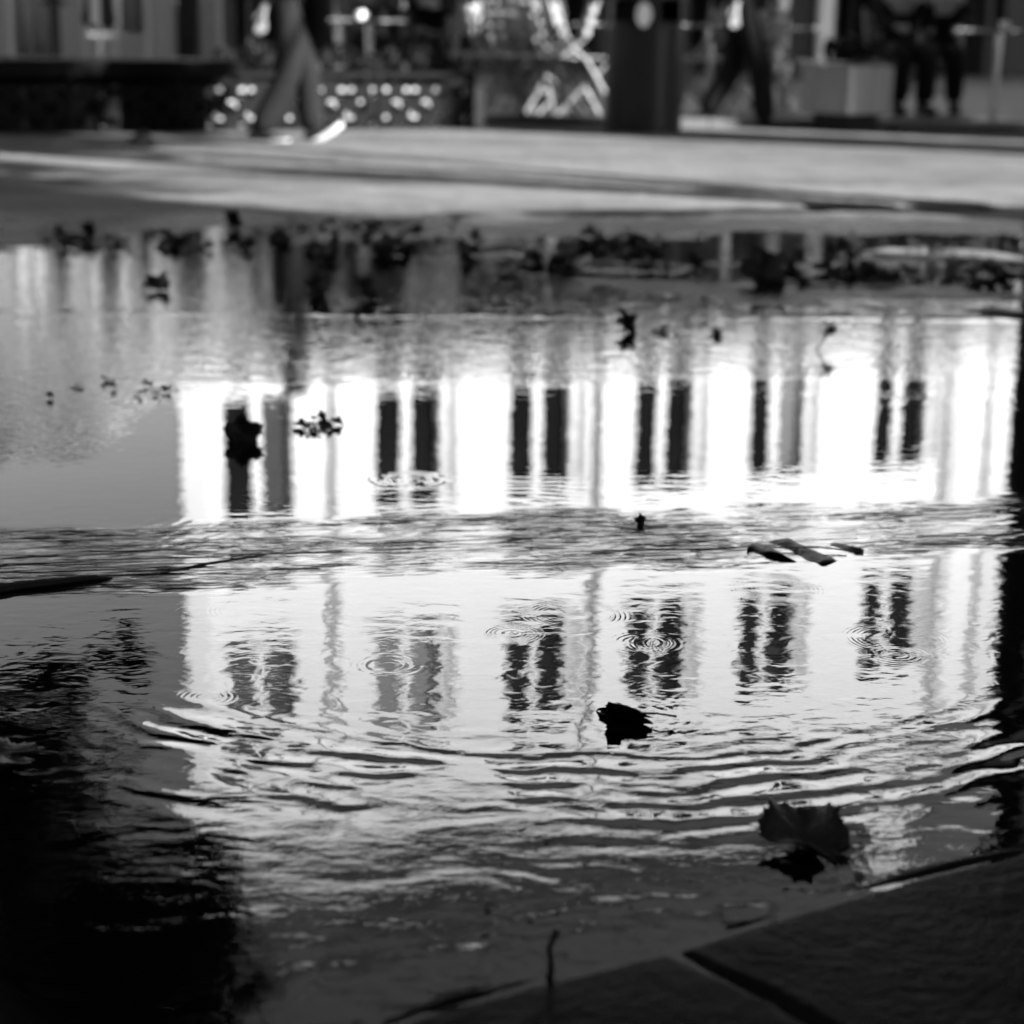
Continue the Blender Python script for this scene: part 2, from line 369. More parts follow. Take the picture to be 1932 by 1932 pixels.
# ------------------------------------------------------------------ the white building across the square
K = .44; Z0 = 34.4; CK = math.sqrt(1 + K * K)
FR = math.atan(K)
def fu(x, y=60):                               # facade coordinate under a photo column
    d = ray(x, y); t = Z0 / (d.y - K * d.x); return d.x * t * CK
bld = thing('apartment_building', 'long white rendered building across the square, two rows of paired dark windows', 'building', (0, Z0, 0), FR)
U0, U1 = -6.2, 11.15; DEP = 11.0
def wall_grid(u0, u1, z0, z1, holes, depth, y=0.0):
    b = MB(); us = sorted({u0, u1} | {h[0] for h in holes} | {h[1] for h in holes}); zs = sorted({z0, z1} | {h[2] for h in holes} | {h[3] for h in holes})
    for i in range(len(us) - 1):
        for j in range(len(zs) - 1):
            cu, cz = (us[i] + us[i + 1]) / 2, (zs[j] + zs[j + 1]) / 2
            if any(h[0] < cu < h[1] and h[2] < cz < h[3] for h in holes): continue
            b.add([(us[i], y, zs[j]), (us[i + 1], y, zs[j]), (us[i + 1], y, zs[j + 1]), (us[i], y, zs[j + 1])], [[0, 1, 2, 3]])
    for (a, c, d, e) in holes:
        b.add([(a, y, d), (c, y, d), (c, y, e), (a, y, e), (a, y + depth, d), (c, y + depth, d), (c, y + depth, e), (a, y + depth, e)],
              [[0, 1, 5, 4], [1, 2, 6, 5], [2, 3, 7, 6], [3, 0, 4, 7]])
    return b
BAY = [-4.82, -2.05, .54, 3.13, 5.62, 8.50]
ZA, ZB, ZC = 5.0, 5.34, 7.62                    # string course, first-floor sill and head
SILL = [(5.34, 7.62), (9.95, 11.95)]
holes = []
for u in BAY:
    for a, c in SILL: holes.append((u - .62, u + .62, a, c))
wb = wall_grid(U0, U1, ZA, 13.6, holes, .22)
UB = U0 + 4.2                                  # the plot narrows to the back
wb.add([(U0, 0, ZA), (UB, DEP, ZA), (UB, DEP, 13.6), (U0, 0, 13.6)], [[0, 1, 2, 3]])
wb.add([(U1, 0, ZA), (U1, DEP, ZA), (U1, DEP, 13.6), (U1, 0, 13.6)], [[0, 1, 2, 3]])
wb.add([(UB, DEP, ZA), (U1, DEP, ZA), (U1, DEP, 13.6), (UB, DEP, 13.6)], [[0, 1, 2, 3]])
wb.build('wall', m_wall, bld)
kinds = [['a', 'd', 'd', 'd', 'c', 'd'], ['b', 'c', 'd', 'd', 'd', 'd']]
for r_, (a, c) in enumerate(SILL):
    for i, u in enumerate(BAY):
        f_ = MB()
        for (x0, x1) in ((-.62, -.58), (-.09, .09), (.58, .62)): f_.box(u + x0, u + x1, .13, .20, a, c)
        for (x0, x1) in ((-.58, -.09), (.09, .58)):
            f_.box(u + x0, u + x1, .13, .20, c - .06, c); f_.box(u + x0, u + x1, .13, .20, a, a + .07)
            if kinds[r_][i] == 'b': f_.box(u + x0, u + x1, .14, .19, a + .72, a + .76)
        f_.box(u - .72, u + .72, -.10, .13, a - .10, a - .002)
        fo = f_.build('window', m_frame, bld)
        for s, (x0, x1) in enumerate(((-.58, -.09), (.09, .58))):
            kk = kinds[r_][i]
            mp = {'d': m_pane, 'c': m_pane2, 'b': m_pane3, 'a': (m_pane3 if s else m_pane)}[kk]
            if kk == 'c' and r_ == 0: mp = m_pane2 if s else m_pane
            MB().add([(u + x0, .17, a + .07), (u + x1, .17, a + .07), (u + x1, .17, c - .06), (u + x0, .17, c - .06)], [[0, 1, 2, 3]]).build('pane', mp, fo)
        if i not in (0,) :
            sb = MB(); x0 = u + .80
            sb.box(x0, x0 + .16, -.05, -.003, a, c)  # grey slatted strip, only on the right side of the window
            for j in range(12): sb.box(x0 + .02, x0 + .14, -.062, -.05, a + .08 + j * (c - a - .2) / 12, a + .16 + j * (c - a - .2) / 12)
            sb.build('slatted_strip', m_reveal, bld)
for u, w in [(U0 + .22, .44), (-3.44, .12), (10.9, .5), (9.75, .30)]:
    MB().box(u - w / 2, u + w / 2, -.09, -.002, ZA + .25, 13.3).build('pilaster', m_reveal if w < .4 else m_trim, bld)
dp = MB()
dp.tube([(1.75, -.10, 4.9), (1.75, -.10, 13.2)], .05, 10)
dp.build('downpipe', m_reveal, bld)
cr = MB()
for (z0, z1, pr) in ((13.6, 13.75, .18), (13.75, 13.95, .34), (13.95, 14.1, .26)): cr.add([(U0 - pr, -pr, z0), (U1 + pr, -pr, z0), (U1 + pr, DEP + pr, z0), (UB - pr, DEP + pr, z0), (U0 - pr, -pr, z1), (U1 + pr, -pr, z1), (U1 + pr, DEP + pr, z1), (UB - pr, DEP + pr, z1)], [[0, 1, 2, 3], [4, 5, 6, 7], [0, 1, 5, 4], [1, 2, 6, 5], [2, 3, 7, 6], [3, 0, 4, 7]])
cr.build('cornice', m_trim, bld)
MB().box(U0 - .1, U1 + .1, -.16, -.002, ZA, ZA + .22).build('string_course', m_trim, bld)
rf = MB(); rz0, rz1 = 14.1, 18.2
rf.add([(U0, 0, rz0), (U1, 0, rz0), (U1, DEP, rz0), (UB, DEP, rz0), (U0 + 4, 3.5, rz1), (U1 - .3, 3.5, rz1), (U1 - .3, DEP - 3.5, rz1), (UB + 3, DEP - 3.5, rz1)],
       [[0, 1, 5, 4], [1, 2, 6, 5], [2, 3, 7, 6], [3, 0, 4, 7], [4, 5, 6, 7]])
ro = rf.build('roof', m_roof, bld)
for u, y0_, zt, mt in ((9.6, .9, 16.9, m_trim), (-1.2, 4.6, 19.0, m_gf)):
    ch = MB().box(u - .5, u + .5, y0_, y0_ + .8, 14.8, zt); ch.box(u - .57, u + .57, y0_ - .07, y0_ + .87, zt + .002, zt + .15)
    for k_ in (-.22, .22): ch.lathe([(.10, zt + .15), (.09, zt + .5), (.0, zt + .5)], 10, (u + k_, y0_ + .4, 0))
    ch.build('chimney', mt, ro)
# ground floor: dark shopfronts between pale piers
SH = [(fu(a_), fu(b_), .1, h_) for a_, b_, h_ in ((445, 465, 3.0), (478, 622, 3.8), (650, 755, 3.2), (772, 890, 2.9), (968, 1130, 3.4), (1142, 1270, 2.8), (1300, 1440, 3.3), (1578, 1692, 3.1), (1708, 1860, 3.5), (1872, 1896, 3.0))]
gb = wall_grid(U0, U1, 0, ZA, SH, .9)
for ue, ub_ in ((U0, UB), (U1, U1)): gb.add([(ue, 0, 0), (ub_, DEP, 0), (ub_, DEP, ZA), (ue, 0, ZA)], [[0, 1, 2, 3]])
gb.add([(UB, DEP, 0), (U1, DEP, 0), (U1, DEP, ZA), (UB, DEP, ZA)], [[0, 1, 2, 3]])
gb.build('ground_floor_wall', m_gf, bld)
for (a, c, z0, z1) in SH:
    s_ = MB().box(a, c, .78, .86, z0, z1); so = s_.build('shopfront', m_void, bld)
    fr_ = MB(); fr_.box(a, a + .07, .55, .77, z0, z1); fr_.box(c - .07, c, .55, .77, z0, z1); fr_.box(a + .07, c - .07, .55, .77, z1 - .35, z1); fr_.box(a + .07, c - .07, .55, .77, z0, z0 + .45)
    if c - a > 1.2: fr_.box((a + c) / 2 - .04, (a + c) / 2 + .04, .55, .77, z0 + .45, z1 - .35)
    fr_.build('shopfront_frame', m_shop, so)
m_pier = mat('pier_sun_toned', 0.26, 0.7, 0.06, 3)  # column white turned down in colour where the sun strikes
for x, w, mt, top in [(396, .36, m_pier, 4.1), (637, .13, m_col, 3.6), (927, .55, m_gf, 4.6), (1471, .22, m_col, 4.2), (1450, .12, m_gf, 4.2), (1552, .30, m_col, 3.9), (1800, .14, m_gf, 3.9)]:
    u = fu(x); p_ = MB().box(u - w / 2, u + w / 2, -.14, -.002, .35, top, bev=.01); p_.box(u - w / 2 - .05, u + w / 2 + .05, -.19, -.002, 0, .345); p_.box(u - w / 2 - .05, u + w / 2 + .05, -.19, -.002, top + .002, top + .16)
    p_.build('column', mt, bld)
for a, c, z0, z1 in [(-2.15, -1.15, 3.12, 4.0)]:
    MB().box(a, c, -.12, -.04, z0, z1, bev=.01).build('fascia_panel', m_sign, bld)
for a, c in [(-4.5, -3.4), (-3.0, -1.9), (2.5, 4.0), (6.9, 9.4)]:
    MB().box(a, c, -.10, -.01, 4.02, 4.75).build('fascia_panel', m_shop, bld)

# awning over the left shopfronts
aw = thing('awning', 'dark cloth awning on thin arms over the shopfronts left of centre', 'awning', (0, Z0, 0), FR)
c_ = MB(); a0, a1 = -5.9, -2.6
vs = []; n = 22
for i in range(n + 1):
    u = a0 + (a1 - a0) * i / n
    vs += [(u, -.02, 3.55), (u, -1.5, 3.05), (u, -1.52, 2.78 + .05 * (i % 2))]
fs = []
for i in range(n): fs += [[3 * i, 3 * i + 3, 3 * i + 4, 3 * i + 1], [3 * i + 1, 3 * i + 4, 3 * i + 5, 3 * i + 2]]
c_.add(vs, fs); co_ = c_.build('canopy', m_awn, aw)
sm_ = co_.modifiers.new('t', 'SOLIDIFY'); sm_.thickness = .012
for u in (a0 + .1, (a0 + a1) / 2, a1 - .1): MB().tube([(u, -.02, 2.75), (u, -1.48, 3.0)], .02).build('arm', m_dark, aw)

# ------------------------------------------------------------------ pavilion at the left
pav = thing('glazed_pavilion', 'pale panelled pavilion with hanging curtains behind the black planter at left', 'pavilion', (0, 0, 0))
YP = 23.0
def px(x, y=60): return atY(x, y, YP).x
xl, xr = px(-260), px(338)
pn = MB()
for i, (a, c) in enumerate(((-260, -120), (-112, 18), (108, 160), (280, 332))):
    pn.box(px(a), px(c), YP, YP + .06, .1, 2.75)
pn.build('panel', m_pav, pav)
MB().box(px(162), px(278), YP, YP + .08, .1, .62).build('low_wall', m_pav, pav)
MB().box(px(22), px(94), YP + .02, YP + .08, .1, .30).build('low_wall', m_pav, pav)
def curtain(x0, x1, z0, z1, y):
    c = MB(); n = 46; vs = []; fs = []
    for i in range(n + 1):
        t = i / n
        for j in range(4):
            vs.append((x0 + (x1 - x0) * t, y + .035 * math.sin(t * 38 + j * .3) + .02 * math.sin(t * 13), z0 + (z1 - z0) * j / 3))
    for i in range(n):
        for j in range(3): fs.append([i * 4 + j, i * 4 + 4 + j, i * 4 + 5 + j, i * 4 + 1 + j])
    c.add(vs, fs, True); o = c.build('curtain', m_curt, pav); md = o.modifiers.new('t', 'SOLIDIFY'); md.thickness = .006; return o
curtain(px(22), px(92), .33, 2.7, YP + .1); curtain(px(164), px(215), .66, 2.7, YP + .15); curtain(px(222), px(274), .66, 2.7, YP + .12)
fr_ = MB()
for x in (20, 106, 161, 279, 218, -116): fr_.box(px(x) - .025, px(x) + .025, YP - .03, YP + .09, .1, 2.75)
fr_.build('mullion', m_reveal, pav)
MB().box(px(336), px(372), YP - .05, YP + .25, .1, 2.75).build('corner_post', m_dark, pav)
fa = wall_grid(xl, px(186), 2.75, 3.75, [(px(30), px(66), 2.85, 3.12), (px(98), px(130), 2.95, 3.22), (px(-60), px(-25), 2.85, 3.12)], .15, YP - .06)
fa.build('fascia', m_pav, pav)
MB().box(xl, px(180), YP + .1, YP + .16, 2.75, 3.7).build('backing', m_void, pav)
rfp = MB().box(xl - .2, px(190), YP - .25, YP + 4, 3.75, 3.9); rfp.box(px(191), px(376), YP - .1, YP + 4, 2.76, 2.86); rfp.build('roof', m_trim, pav)
MB().box(xl, px(332), YP + 3.2, YP + 3.3, .1, 2.75).build('back_wall', m_pav, pav)

lamp = thing('bollard_post', 'slim black iron post with a crossbar behind the planter at left', 'post', (atY(104, 60, 17.5).x, 17.5, .1))
MB().lathe([(.09, 0), (.09, .25), (.055, .3), (.045, 1.2), (.075, 1.22), (.075, 1.27), (.04, 1.3), (.035, 1.62), (.0, 1.66)], 12).build('pole', m_dark, lamp)
MB().tube([(-.11, 0, .83), (.11, 0, .83)], .022, 8).build('crossbar', m_dark, lamp)

fp = thing('folded_parasol', 'closed dark parasol with pale lining hanging beside the curtains of the pavilion', 'parasol', (atY(188, 60, 19.5).x, 19.5, .1))
MB().tube([(0, 0, 0), (0, 0, 1.85)], .025, 8).build('pole', m_steel, fp)
fc = MB(); vs = []; fs = []; n = 16
for j, (z, r) in enumerate(((.60, .17), (.8, .15), (1.15, .12), (1.5, .08), (1.75, .03))):
    for k in range(n):
        a = 2 * math.pi * k / n; rr = r * (1.0 if k % 2 else .62); vs.append((rr * math.cos(a), rr * math.sin(a), z + (.07 if (j == 0 and k % 2) else 0)))
for j in range(4):
    for k in range(n): fs.append([j * n + k, j * n + (k + 1) % n, (j + 1) * n + (k + 1) % n, (j + 1) * n + k])
fc.add(vs, fs); fc.build('canopy', m_awn, fp)
MB().box(-.045, .045, -.185, -.17, .64, 1.1).build('pale_lining', m_cl_pale, fp)
MB().lathe([(.0, .05), (.22, .05), (.22, .0), (.0, .0)], 16, smooth=False).build('base', m_dark, fp)

# ------------------------------------------------------------------ terrace paving and kerb
KA = ground(860, 243); KB = ground(1900, 257)
kd = (KB - KA).normalized(); kn = Vector((-kd.y, kd.x, 0)).normalized()
ka = KA - kd * 26; kb = KA + kd * 24
def strip(p, q, n, w0, w1, z0, z1):
    a, b_, c, d = p + n * w0, q + n * w0, q + n * w1, p + n * w1
    vs = [(v.x, v.y, z0) for v in (a, b_, c, d)] + [(v.x, v.y, z1) for v in (a, b_, c, d)]
    return vs, [[0, 1, 2, 3], [4, 5, 6, 7], [0, 1, 5, 4], [1, 2, 6, 5], [2, 3, 7, 6], [3, 0, 4, 7]]
m_kface = mat('wet_dark_gutter', .06, .5, .4, 3)
tp = MB(); tp.add(*strip(ka, kb, kn, .25, 24, -.02, .100)); tag(tp.build('pavement', m_pavem), kind='structure')
kk = MB(); L = (kb - ka).length; n = 50
for i in range(n):
    kk.add(*strip(ka + kd * (L * i / n + .006), ka + kd * (L * (i + 1) / n - .006), kn, 0, .245, -.02, .106))
tag(kk.build('kerb', m_kerb), kind='structure')
gt = MB(); gt.add(*strip(ka, kb, kn, -.45, -.003, -.02, .018)); tag(gt.build('gutter', m_kface), kind='structure')

# ------------------------------------------------------------------ planter with cast iron lattice
pl0 = ground(-85, 264); pl1 = ground(889, 251)
d = pl1 - pl0; PLL = d.length; plr = math.atan2(d.y, d.x)
plan = thing('planter', 'long black planter with pierced cast iron panels at the edge of the terrace', 'planter', pl0, plr)
NP = 5; pw = PLL / NP; PH = .50
def lattice(x0, x1, z0, z1, th=.02):
    res = 6.0e-3; nxx = int((x1 - x0) / res); nzz = int((z1 - z0) / res); b = MB()
    W = x1 - x0; Hh = z1 - z0
    def solid(x, z):
        if x < .018 or x > W - .018 or z < .02 or z > Hh - .02: return True
        n = 3; c = W / n; fx = (x % c) - c / 2; fz = z - Hh / 2
        if (fx / .046) ** 2 + (fz / .046) ** 2 < 1: return False               # centre eyes
        gx = ((x + c / 2) % c) - c / 2
        for s in (-1, 1):
            zz = fz - s * Hh * .27
            for t in (-1, 1):
                if ((gx - t * .036) / .030) ** 2 + ((zz - s * .016) / .036) ** 2 < 1: return False   # petals
            if (gx / .016) ** 2 + ((zz + s * .014) / .030) ** 2 < 1: return False
        return True
    grid = [[solid((i + .5) * res, (j + .5) * res) for j in range(nzz)] for i in range(nxx)]
    for j in range(nzz):
        i = 0
        while i < nxx:
            if grid[i][j]:
                k_ = i
                while k_ < nxx and grid[k_][j]: k_ += 1
                a, c = x0 + i * res, x0 + k_ * res
                for yy in (0, th): b.add([(a, yy, z0 + j * res), (c, yy, z0 + j * res), (c, yy, z0 + (j + 1) * res), (a, yy, z0 + (j + 1) * res)], [[0, 1, 2, 3]])
                for e in (a, c): b.add([(e, 0, z0 + j * res), (e, th, z0 + j * res), (e, th, z0 + (j + 1) * res), (e, 0, z0 + (j + 1) * res)], [[0, 1, 2, 3]])
                i = k_
            else: i += 1
    return b
for k in range(NP):
    lattice(k * pw + .02, (k + 1) * pw - .02, .045, .355).build('lattice_panel', m_iron, plan)
    MB().box(k * pw - .02, k * pw + .02, -.012, .035, 0, .40, bev=.004).build('post', m_iron, plan)
MB().box(PLL - .02, PLL + .02, -.012, .035, 0, .40, bev=.004).build('post', m_iron, plan)
MB().box(-.03, PLL + .03, -.02, .05, .40, .44, bev=.006).build('rim', m_iron, plan)
MB().box(-.03, PLL + .03, -.015, .03, .0, .043).build('base_rail', m_iron, plan)
MB().box(.0, 3 * pw - .3, .34, .95, .30, .515, bev=.01).build('trough', m_iron, plan)
MB().box(-.03, 3 * pw - .3, -.02, .33, .441, .512, bev=.006).build('trough_lid', m_iron, plan)
bk = MB().box(3 * pw - .29, PLL, .40, .52, .36, .46)
bk.build('back_rail', m_iron, plan)
# pale backing stands in for sunlit ground seen through the pierced panels
sl = MB()
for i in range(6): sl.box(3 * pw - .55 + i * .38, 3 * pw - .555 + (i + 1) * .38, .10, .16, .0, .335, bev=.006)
so = sl.build('backing_slab', mat('sunlit_backing_tone', .34, .7, .2, 6), plan)
dk = MB().box(.0, 3 * pw - .57, .10, .16, 0, .335); dk.build('backing_slab', mat('shaded_backing_tone', .05, .7, .3, 6), plan)  # dark copy puts the shade at the left into the colour
# low plants in the right half
def leaf_cards(b, c, n, rx, ry, rz, s, seed):
    rr = random.Random(seed)
    for i in range(n):
        while True:
            p = Vector((rr.uniform(-1, 1), rr.uniform(-1, 1), rr.uniform(-1, 1)))
            if p.length < 1: break
        q = Vector((c[0] + p.x * rx, c[1] + p.y * ry, c[2] + p.z * rz))
        e1 = Vector((rr.gauss(0, 1), rr.gauss(0, 1), rr.gauss(0, .6))).normalized(); e2 = e1.cross(Vector((rr.gauss(0, 1), rr.gauss(0, 1), rr.gauss(0, 1)))).normalized()
        l = s * rr.uniform(.6, 1.3); w = l * .42
        b.add([q - e1 * l, q - e1 * l * .2 + e2 * w, q + e1 * l, q - e1 * l * .2 - e2 * w], [[0, 1, 2, 3]])
lp = MB()
for k in range(9): leaf_cards(lp, (3 * pw - .3 + k * (2 * pw + .2) / 8, .22, .52 + .05 * math.sin(k * 2.1)), 130, .13, .11, .10, .035, k)
lp.build('plants', m_plant, plan)

# ------------------------------------------------------------------ litter bin
gb_ = ground(1212, 257)
binn = thing('litter_bin', 'tall round dark litter bin standing alone on the square', 'litter bin', gb_, .0)
R0 = .285
MB().lathe([(.0, 0), (R0 - .03, 0), (R0 - .02, .02), (R0, .025), (R0, .80), (R0 - .02, .815), (R0 - .06, .815)], 40).build('body', m_bin, binn)
hd = MB()
for k in range(40):
    a = 2 * math.pi * k / 40; a2 = 2 * math.pi * (k + 1) / 40; am = (a + a2) / 2
    front = math.sin(am)                      # -1 faces the camera
    if front < -.2 and .28 < abs(math.cos(am)) < .88: continue                # two openings
    for r in (R0 - .012, R0 - .02): hd.add([(r * math.cos(a), r * math.sin(a), .815), (r * math.cos(a2), r * math.sin(a2), .815), (r * math.cos(a2), r * math.sin(a2), .985), (r * math.cos(a), r * math.sin(a), .985)], [[0, 1, 2, 3]], True)
hd.lathe([(R0 - .022, .815), (R0 - .010, .815), (R0 - .010, .826), (R0 - .022, .826)], 40)
hd.build('head', m_bin, binn)
MB().lathe([(R0 - .05, .985), (R0 + .005, .985), (R0 + .008, 1.0), (R0 + .0, 1.025), (R0 - .05, 1.05), (.0, 1.07)], 40).build('lid', m_bin, binn)
MB().lathe([(.0, .6), (R0 - .06, .6), (R0 - .06, .83)], 30).build('inner_liner', m_void, binn)
em = MB(); vs = [(0, -R0 - .012 + .004, 0)]; n = 24
for k in range(n): vs.append((.055 * math.cos(2 * math.pi * k / n), -R0 - .008, .088 * math.sin(2 * math.pi * k / n)))
em.add([(v[0] - .035, v[1] + .006, v[2] + .875) for v in vs], [[0, 1 + k, 1 + (k + 1) % n] for k in range(n)])
eo = em.build('emblem_plate', m_emblem, binn); md = eo.modifiers.new('t', 'SOLIDIFY'); md.thickness = .006

# ------------------------------------------------------------------ people
def skin_obj(name, J, E, root, mt, parent, sub=2):
    keys = list(J.keys()); idx = {k: i for i, k in enumerate(keys)}
    me = bpy.data.meshes.new(name); me.from_pydata([J[k][0] for k in keys], [(idx[a], idx[b]) for a, b in E], [])
    o = bpy.data.objects.new(name + '_tmp', me); COL.objects.link(o)
    md = o.modifiers.new('s', 'SKIN'); md.use_smooth_shade = True; md.branch_smoothing = .6
    for i, k in enumerate(keys):
        sv = me.skin_vertices[0].data[i]; r = J[k][1]; sv.radius = r if isinstance(r, tuple) else (r, r); sv.use_root = (k == root)
    ss_ = o.modifiers.new('u', 'SUBSURF'); ss_.levels = sub; ss_.render_levels = sub
    dg = bpy.context.evaluated_depsgraph_get()
    m2 = bpy.data.meshes.new_from_object(o.evaluated_get(dg)); m2.name = name
    bpy.data.objects.remove(o); m2.materials.clear(); m2.materials.append(mt)
    m2.polygons.foreach_set('use_smooth', np.ones(len(m2.polygons), bool))
    r = bpy.data.objects.new(name, m2); COL.objects.link(r); r.parent = parent
    return r
def person(label, loc, rz, K, top, legs, sole=None, hair=m_hair, group=None):
    """x forward, y left, z up"""
    t = thing('person', label, 'person', loc, rz, group)
    V = lambda k: Vector(K[k])
    J = {}; E = []
    def add(k, p, r, par=None):
        J[k] = (tuple(p), r)
        if par: E.append((par, k))
    pel, chest, neck, head = V('pelvis'), V('chest'), V('neck'), V('head')
    add('pelvis', pel, (.13, .10)); add('spine', pel.lerp(chest, .5), (.12, .095), 'pelvis'); add('chest', chest, (.15, .105), 'spine')
    add('neck', neck, .05, 'chest'); up = (head - neck).normalized(); fw = Vector(K.get('face', (1, 0, 0))).normalized(); lat = up.cross(fw).normalized()
    add('jaw', neck + up * .09 + fw * .02, .068, 'neck'); add('head', head, (.092, .092), 'jaw'); add('crown', head + up * .075, .06, 'head')
    add('nose', head + fw * .105 - up * .02, .014, 'head')
    for s, e in ((1, 'l'), (-1, 'r')): add('ear' + e, head + lat * s * .088 - up * .005, .016, 'head')
    for s, e in ((1, 'l'), (-1, 'r')):
        sh, el, wr = V('sho' + e), V('elb' + e), V('wri' + e)
        add('sho' + e, sh, .06, 'chest'); add('elb' + e, el, .042, 'sho' + e); add('wri' + e, wr, .028, 'elb' + e)
        hd = Vector(K.get('hdir' + e, (wr - el))).normalized(); side = hd.cross(Vector((0, 1, .01))).normalized(); ac = hd.cross(side).normalized()
        pm = wr + hd * .075; add('palm' + e, pm, (.036, .02), 'wri' + e)
        for q in range(4):
            off = side * (q - 1.5) * .019; ln = (.072, .08, .075, .058)[q]
            b0 = pm + hd * .02 + off; add('f%d%s' % (q, e), b0, .0095, 'palm' + e)
            b1 = b0 + hd * ln * .5 + ac * .006; add('g%d%s' % (q, e), b1, .0088, 'f%d%s' % (q, e)); add('h%d%s' % (q, e), b1 + hd * ln * .42 + ac * .02, .0075, 'g%d%s' % (q, e))
        b0 = wr + hd * .03 + side * -.035; add('t0' + e, b0, .011, 'wri' + e); add('t1' + e, b0 + hd * .045 + side * -.02, .009, 't0' + e)
        hp, kn_, an, to = V('hip' + e), V('kne' + e), V('ank' + e), V('toe' + e)
        add('hip' + e, hp, .085, 'pelvis'); add('kne' + e, kn_, .058, 'hip' + e); add('ank' + e, an, .034, 'kne' + e); add('toe' + e, an.lerp(to, .7), .018, 'ank' + e)
    skin_obj('body', J, E, 'pelvis', m_skin, t, 2)
    # trousers
    J2 = {'pelvis': (tuple(pel), (.155, .125)), 'waist': (tuple(pel + (chest - pel).normalized() * .12), (.145, .115))}; E2 = [('pelvis', 'waist')]
    for e in 'lr':
        hp, kn_, an = V('hip' + e), V('kne' + e), V('ank' + e)
        J2['hip' + e] = (tuple(hp), .105); J2['kne' + e] = (tuple(kn_), .098); J2['cuff' + e] = (tuple(an.lerp(kn_, -.05)), .088); E2 += [('pelvis', 'hip' + e), ('hip' + e, 'kne' + e), ('kne' + e, 'cuff' + e)]
    skin_obj('trousers', J2, E2, 'pelvis', legs, t, 2)
    J3 = {'hem': (tuple(pel - Vector((0, 0, .02)) if K.get('hem') else pel + Vector((0, 0, .05))), (.185, .15)), 'spine': (tuple(pel.lerp(chest, .5)), (.16, .13)), 'chest': (tuple(chest), (.185, .135)), 'collar': (tuple(chest.lerp(neck, .75)), .075)}
    E3 = [('hem', 'spine'), ('spine', 'chest'), ('chest', 'collar')]
    for e in 'lr':
        sh, el, wr = V('sho' + e), V('elb' + e), V('wri' + e)
        J3['sho' + e] = (tuple(sh), .085); J3['elb' + e] = (tuple(el), .062); J3['wri' + e] = (tuple(wr.lerp(el, .1)), .05); E3 += [('chest', 'sho' + e), ('sho' + e, 'elb' + e), ('elb' + e, 'wri' + e)]
    skin_obj('jacket', J3, E3, 'spine', top, t, 2)
    hb = MB(); hc = head + up * .035 - fw * .018; hb.ball(hc, .108, (1, 1, .95), 2)
    hb.v = [v for v in hb.v]; ho = hb.build('hair', hair, t)
    for v in ho.data.vertices:                # hairline: nothing in front of the face
        dd = v.co - head
        if dd.dot(fw) > .05 and dd.dot(up) < .06: v.co -= fw * (dd.dot(fw) - .04)
        v.co += Vector((mnoise.noise(v.co * 30), mnoise.noise(v.co * 30 + Vector((5, 5, 5))), mnoise.noise(v.co * 30 + Vector((9, 0, 0))))) * .008
    for e in 'lr':
        an, to = V('ank' + e), V('toe' + e); dv = to - an; f2 = Vector((dv.x, dv.y, 0)).normalized(); pitch = math.atan2(dv.z + .06, math.hypot(dv.x, dv.y))
        M_ = Matrix.Translation(an) @ Matrix.Rotation(math.atan2(f2.y, f2.x), 4, 'Z') @ Matrix.Rotation(-pitch, 4, 'Y')
        s_ = MB(); n = 12; prof = [(-.075, .030, .055), (-.05, .038, .075), (.0, .040, .085), (.06, .045, .06), (.12, .048, .045), (.17, .044, .035), (.20, .026, .02)]
        vs = []; fs = []
        for (x, w, h) in prof:
            for k in range(n):
                a = 2 * math.pi * k / n; vs.append((x, w * math.cos(a), -.065 + max(0, h * (math.sin(a) * .5 + .5))))
        for i in range(len(prof) - 1):
            for k in range(n): fs.append([i * n + k, i * n + (k + 1) % n, (i + 1) * n + (k + 1) % n, (i + 1) * n + k])
        fs += [list(range(n)), [(len(prof) - 1) * n + k for k in range(n)]]
        s_.add([M_ @ Vector(v) for v in vs], fs, True); sho = s_.build('shoe', m_cl_dark, t)
        q = MB(); vs = []; ol = [(-.082, .0), (-.075, .03), (-.04, .044), (.04, .048), (.12, .054), (.17, .048), (.205, .026), (.213, 0)]
        out = ol + [(x, -y) for x, y in ol[-2:0:-1]]
        hh = .034
        bend = lambda x: (.012 if x > .16 else 0)
        vs = [M_ @ Vector((x, y, -.097 + bend(x))) for x, y in out] + [M_ @ Vector((x, y, -.097 + hh + bend(x))) for x, y in out]; n2 = len(out)
        q.add(vs, [list(range(n2)), list(range(n2, 2 * n2))] + [[k, (k + 1) % n2, n2 + (k + 1) % n2, n2 + k] for k in range(n2)])
        q.build('sole', sole or m_dark, sho)
    return t
def stand(hx, feet, arms, hipz=.93, lean=.02):
    K = {'pelvis': (0, 0, hipz), 'chest': (lean, 0, hipz + .40), 'neck': (lean + .01, 0, hipz + .56), 'head': (lean + .03, 0, hipz + .70), 'face': (1, 0, -.05), 'hem': 1}
    for s, e in ((1, 'l'), (-1, 'r')):
        K['hip' + e] = (0, s * .09, hipz - .06); K['sho' + e] = (lean, s * .19, hipz + .46)
        kx, kz, ax, az, tx, tz = feet[e]; K['kne' + e] = (kx, s * .09, kz); K['ank' + e] = (ax, s * .085, az); K['toe' + e] = (tx, s * .10, tz)
        K['elb' + e] = (arms[e][0], s * .24, arms[e][1]); K['wri' + e] = (arms[e][2], s * .25, arms[e][3])
    return K
w1 = ground(545, 274)
person('person in grey trousers and white-soled shoes striding past the black planter', (w1.x, w1.y, 0), rad(6),
       stand(0, {'r': (.02, .50, -.20, .097, -.06, .037), 'l': (.13, .50, .155, .103, .30, .125)}, {'r': (-.10, 1.16, -.15, .90), 'l': (.02, 1.14, .26, 1.22)}, .92),
       m_cl_dark, m_cl_grey, m_sole).scale = (.94, .94, .94)
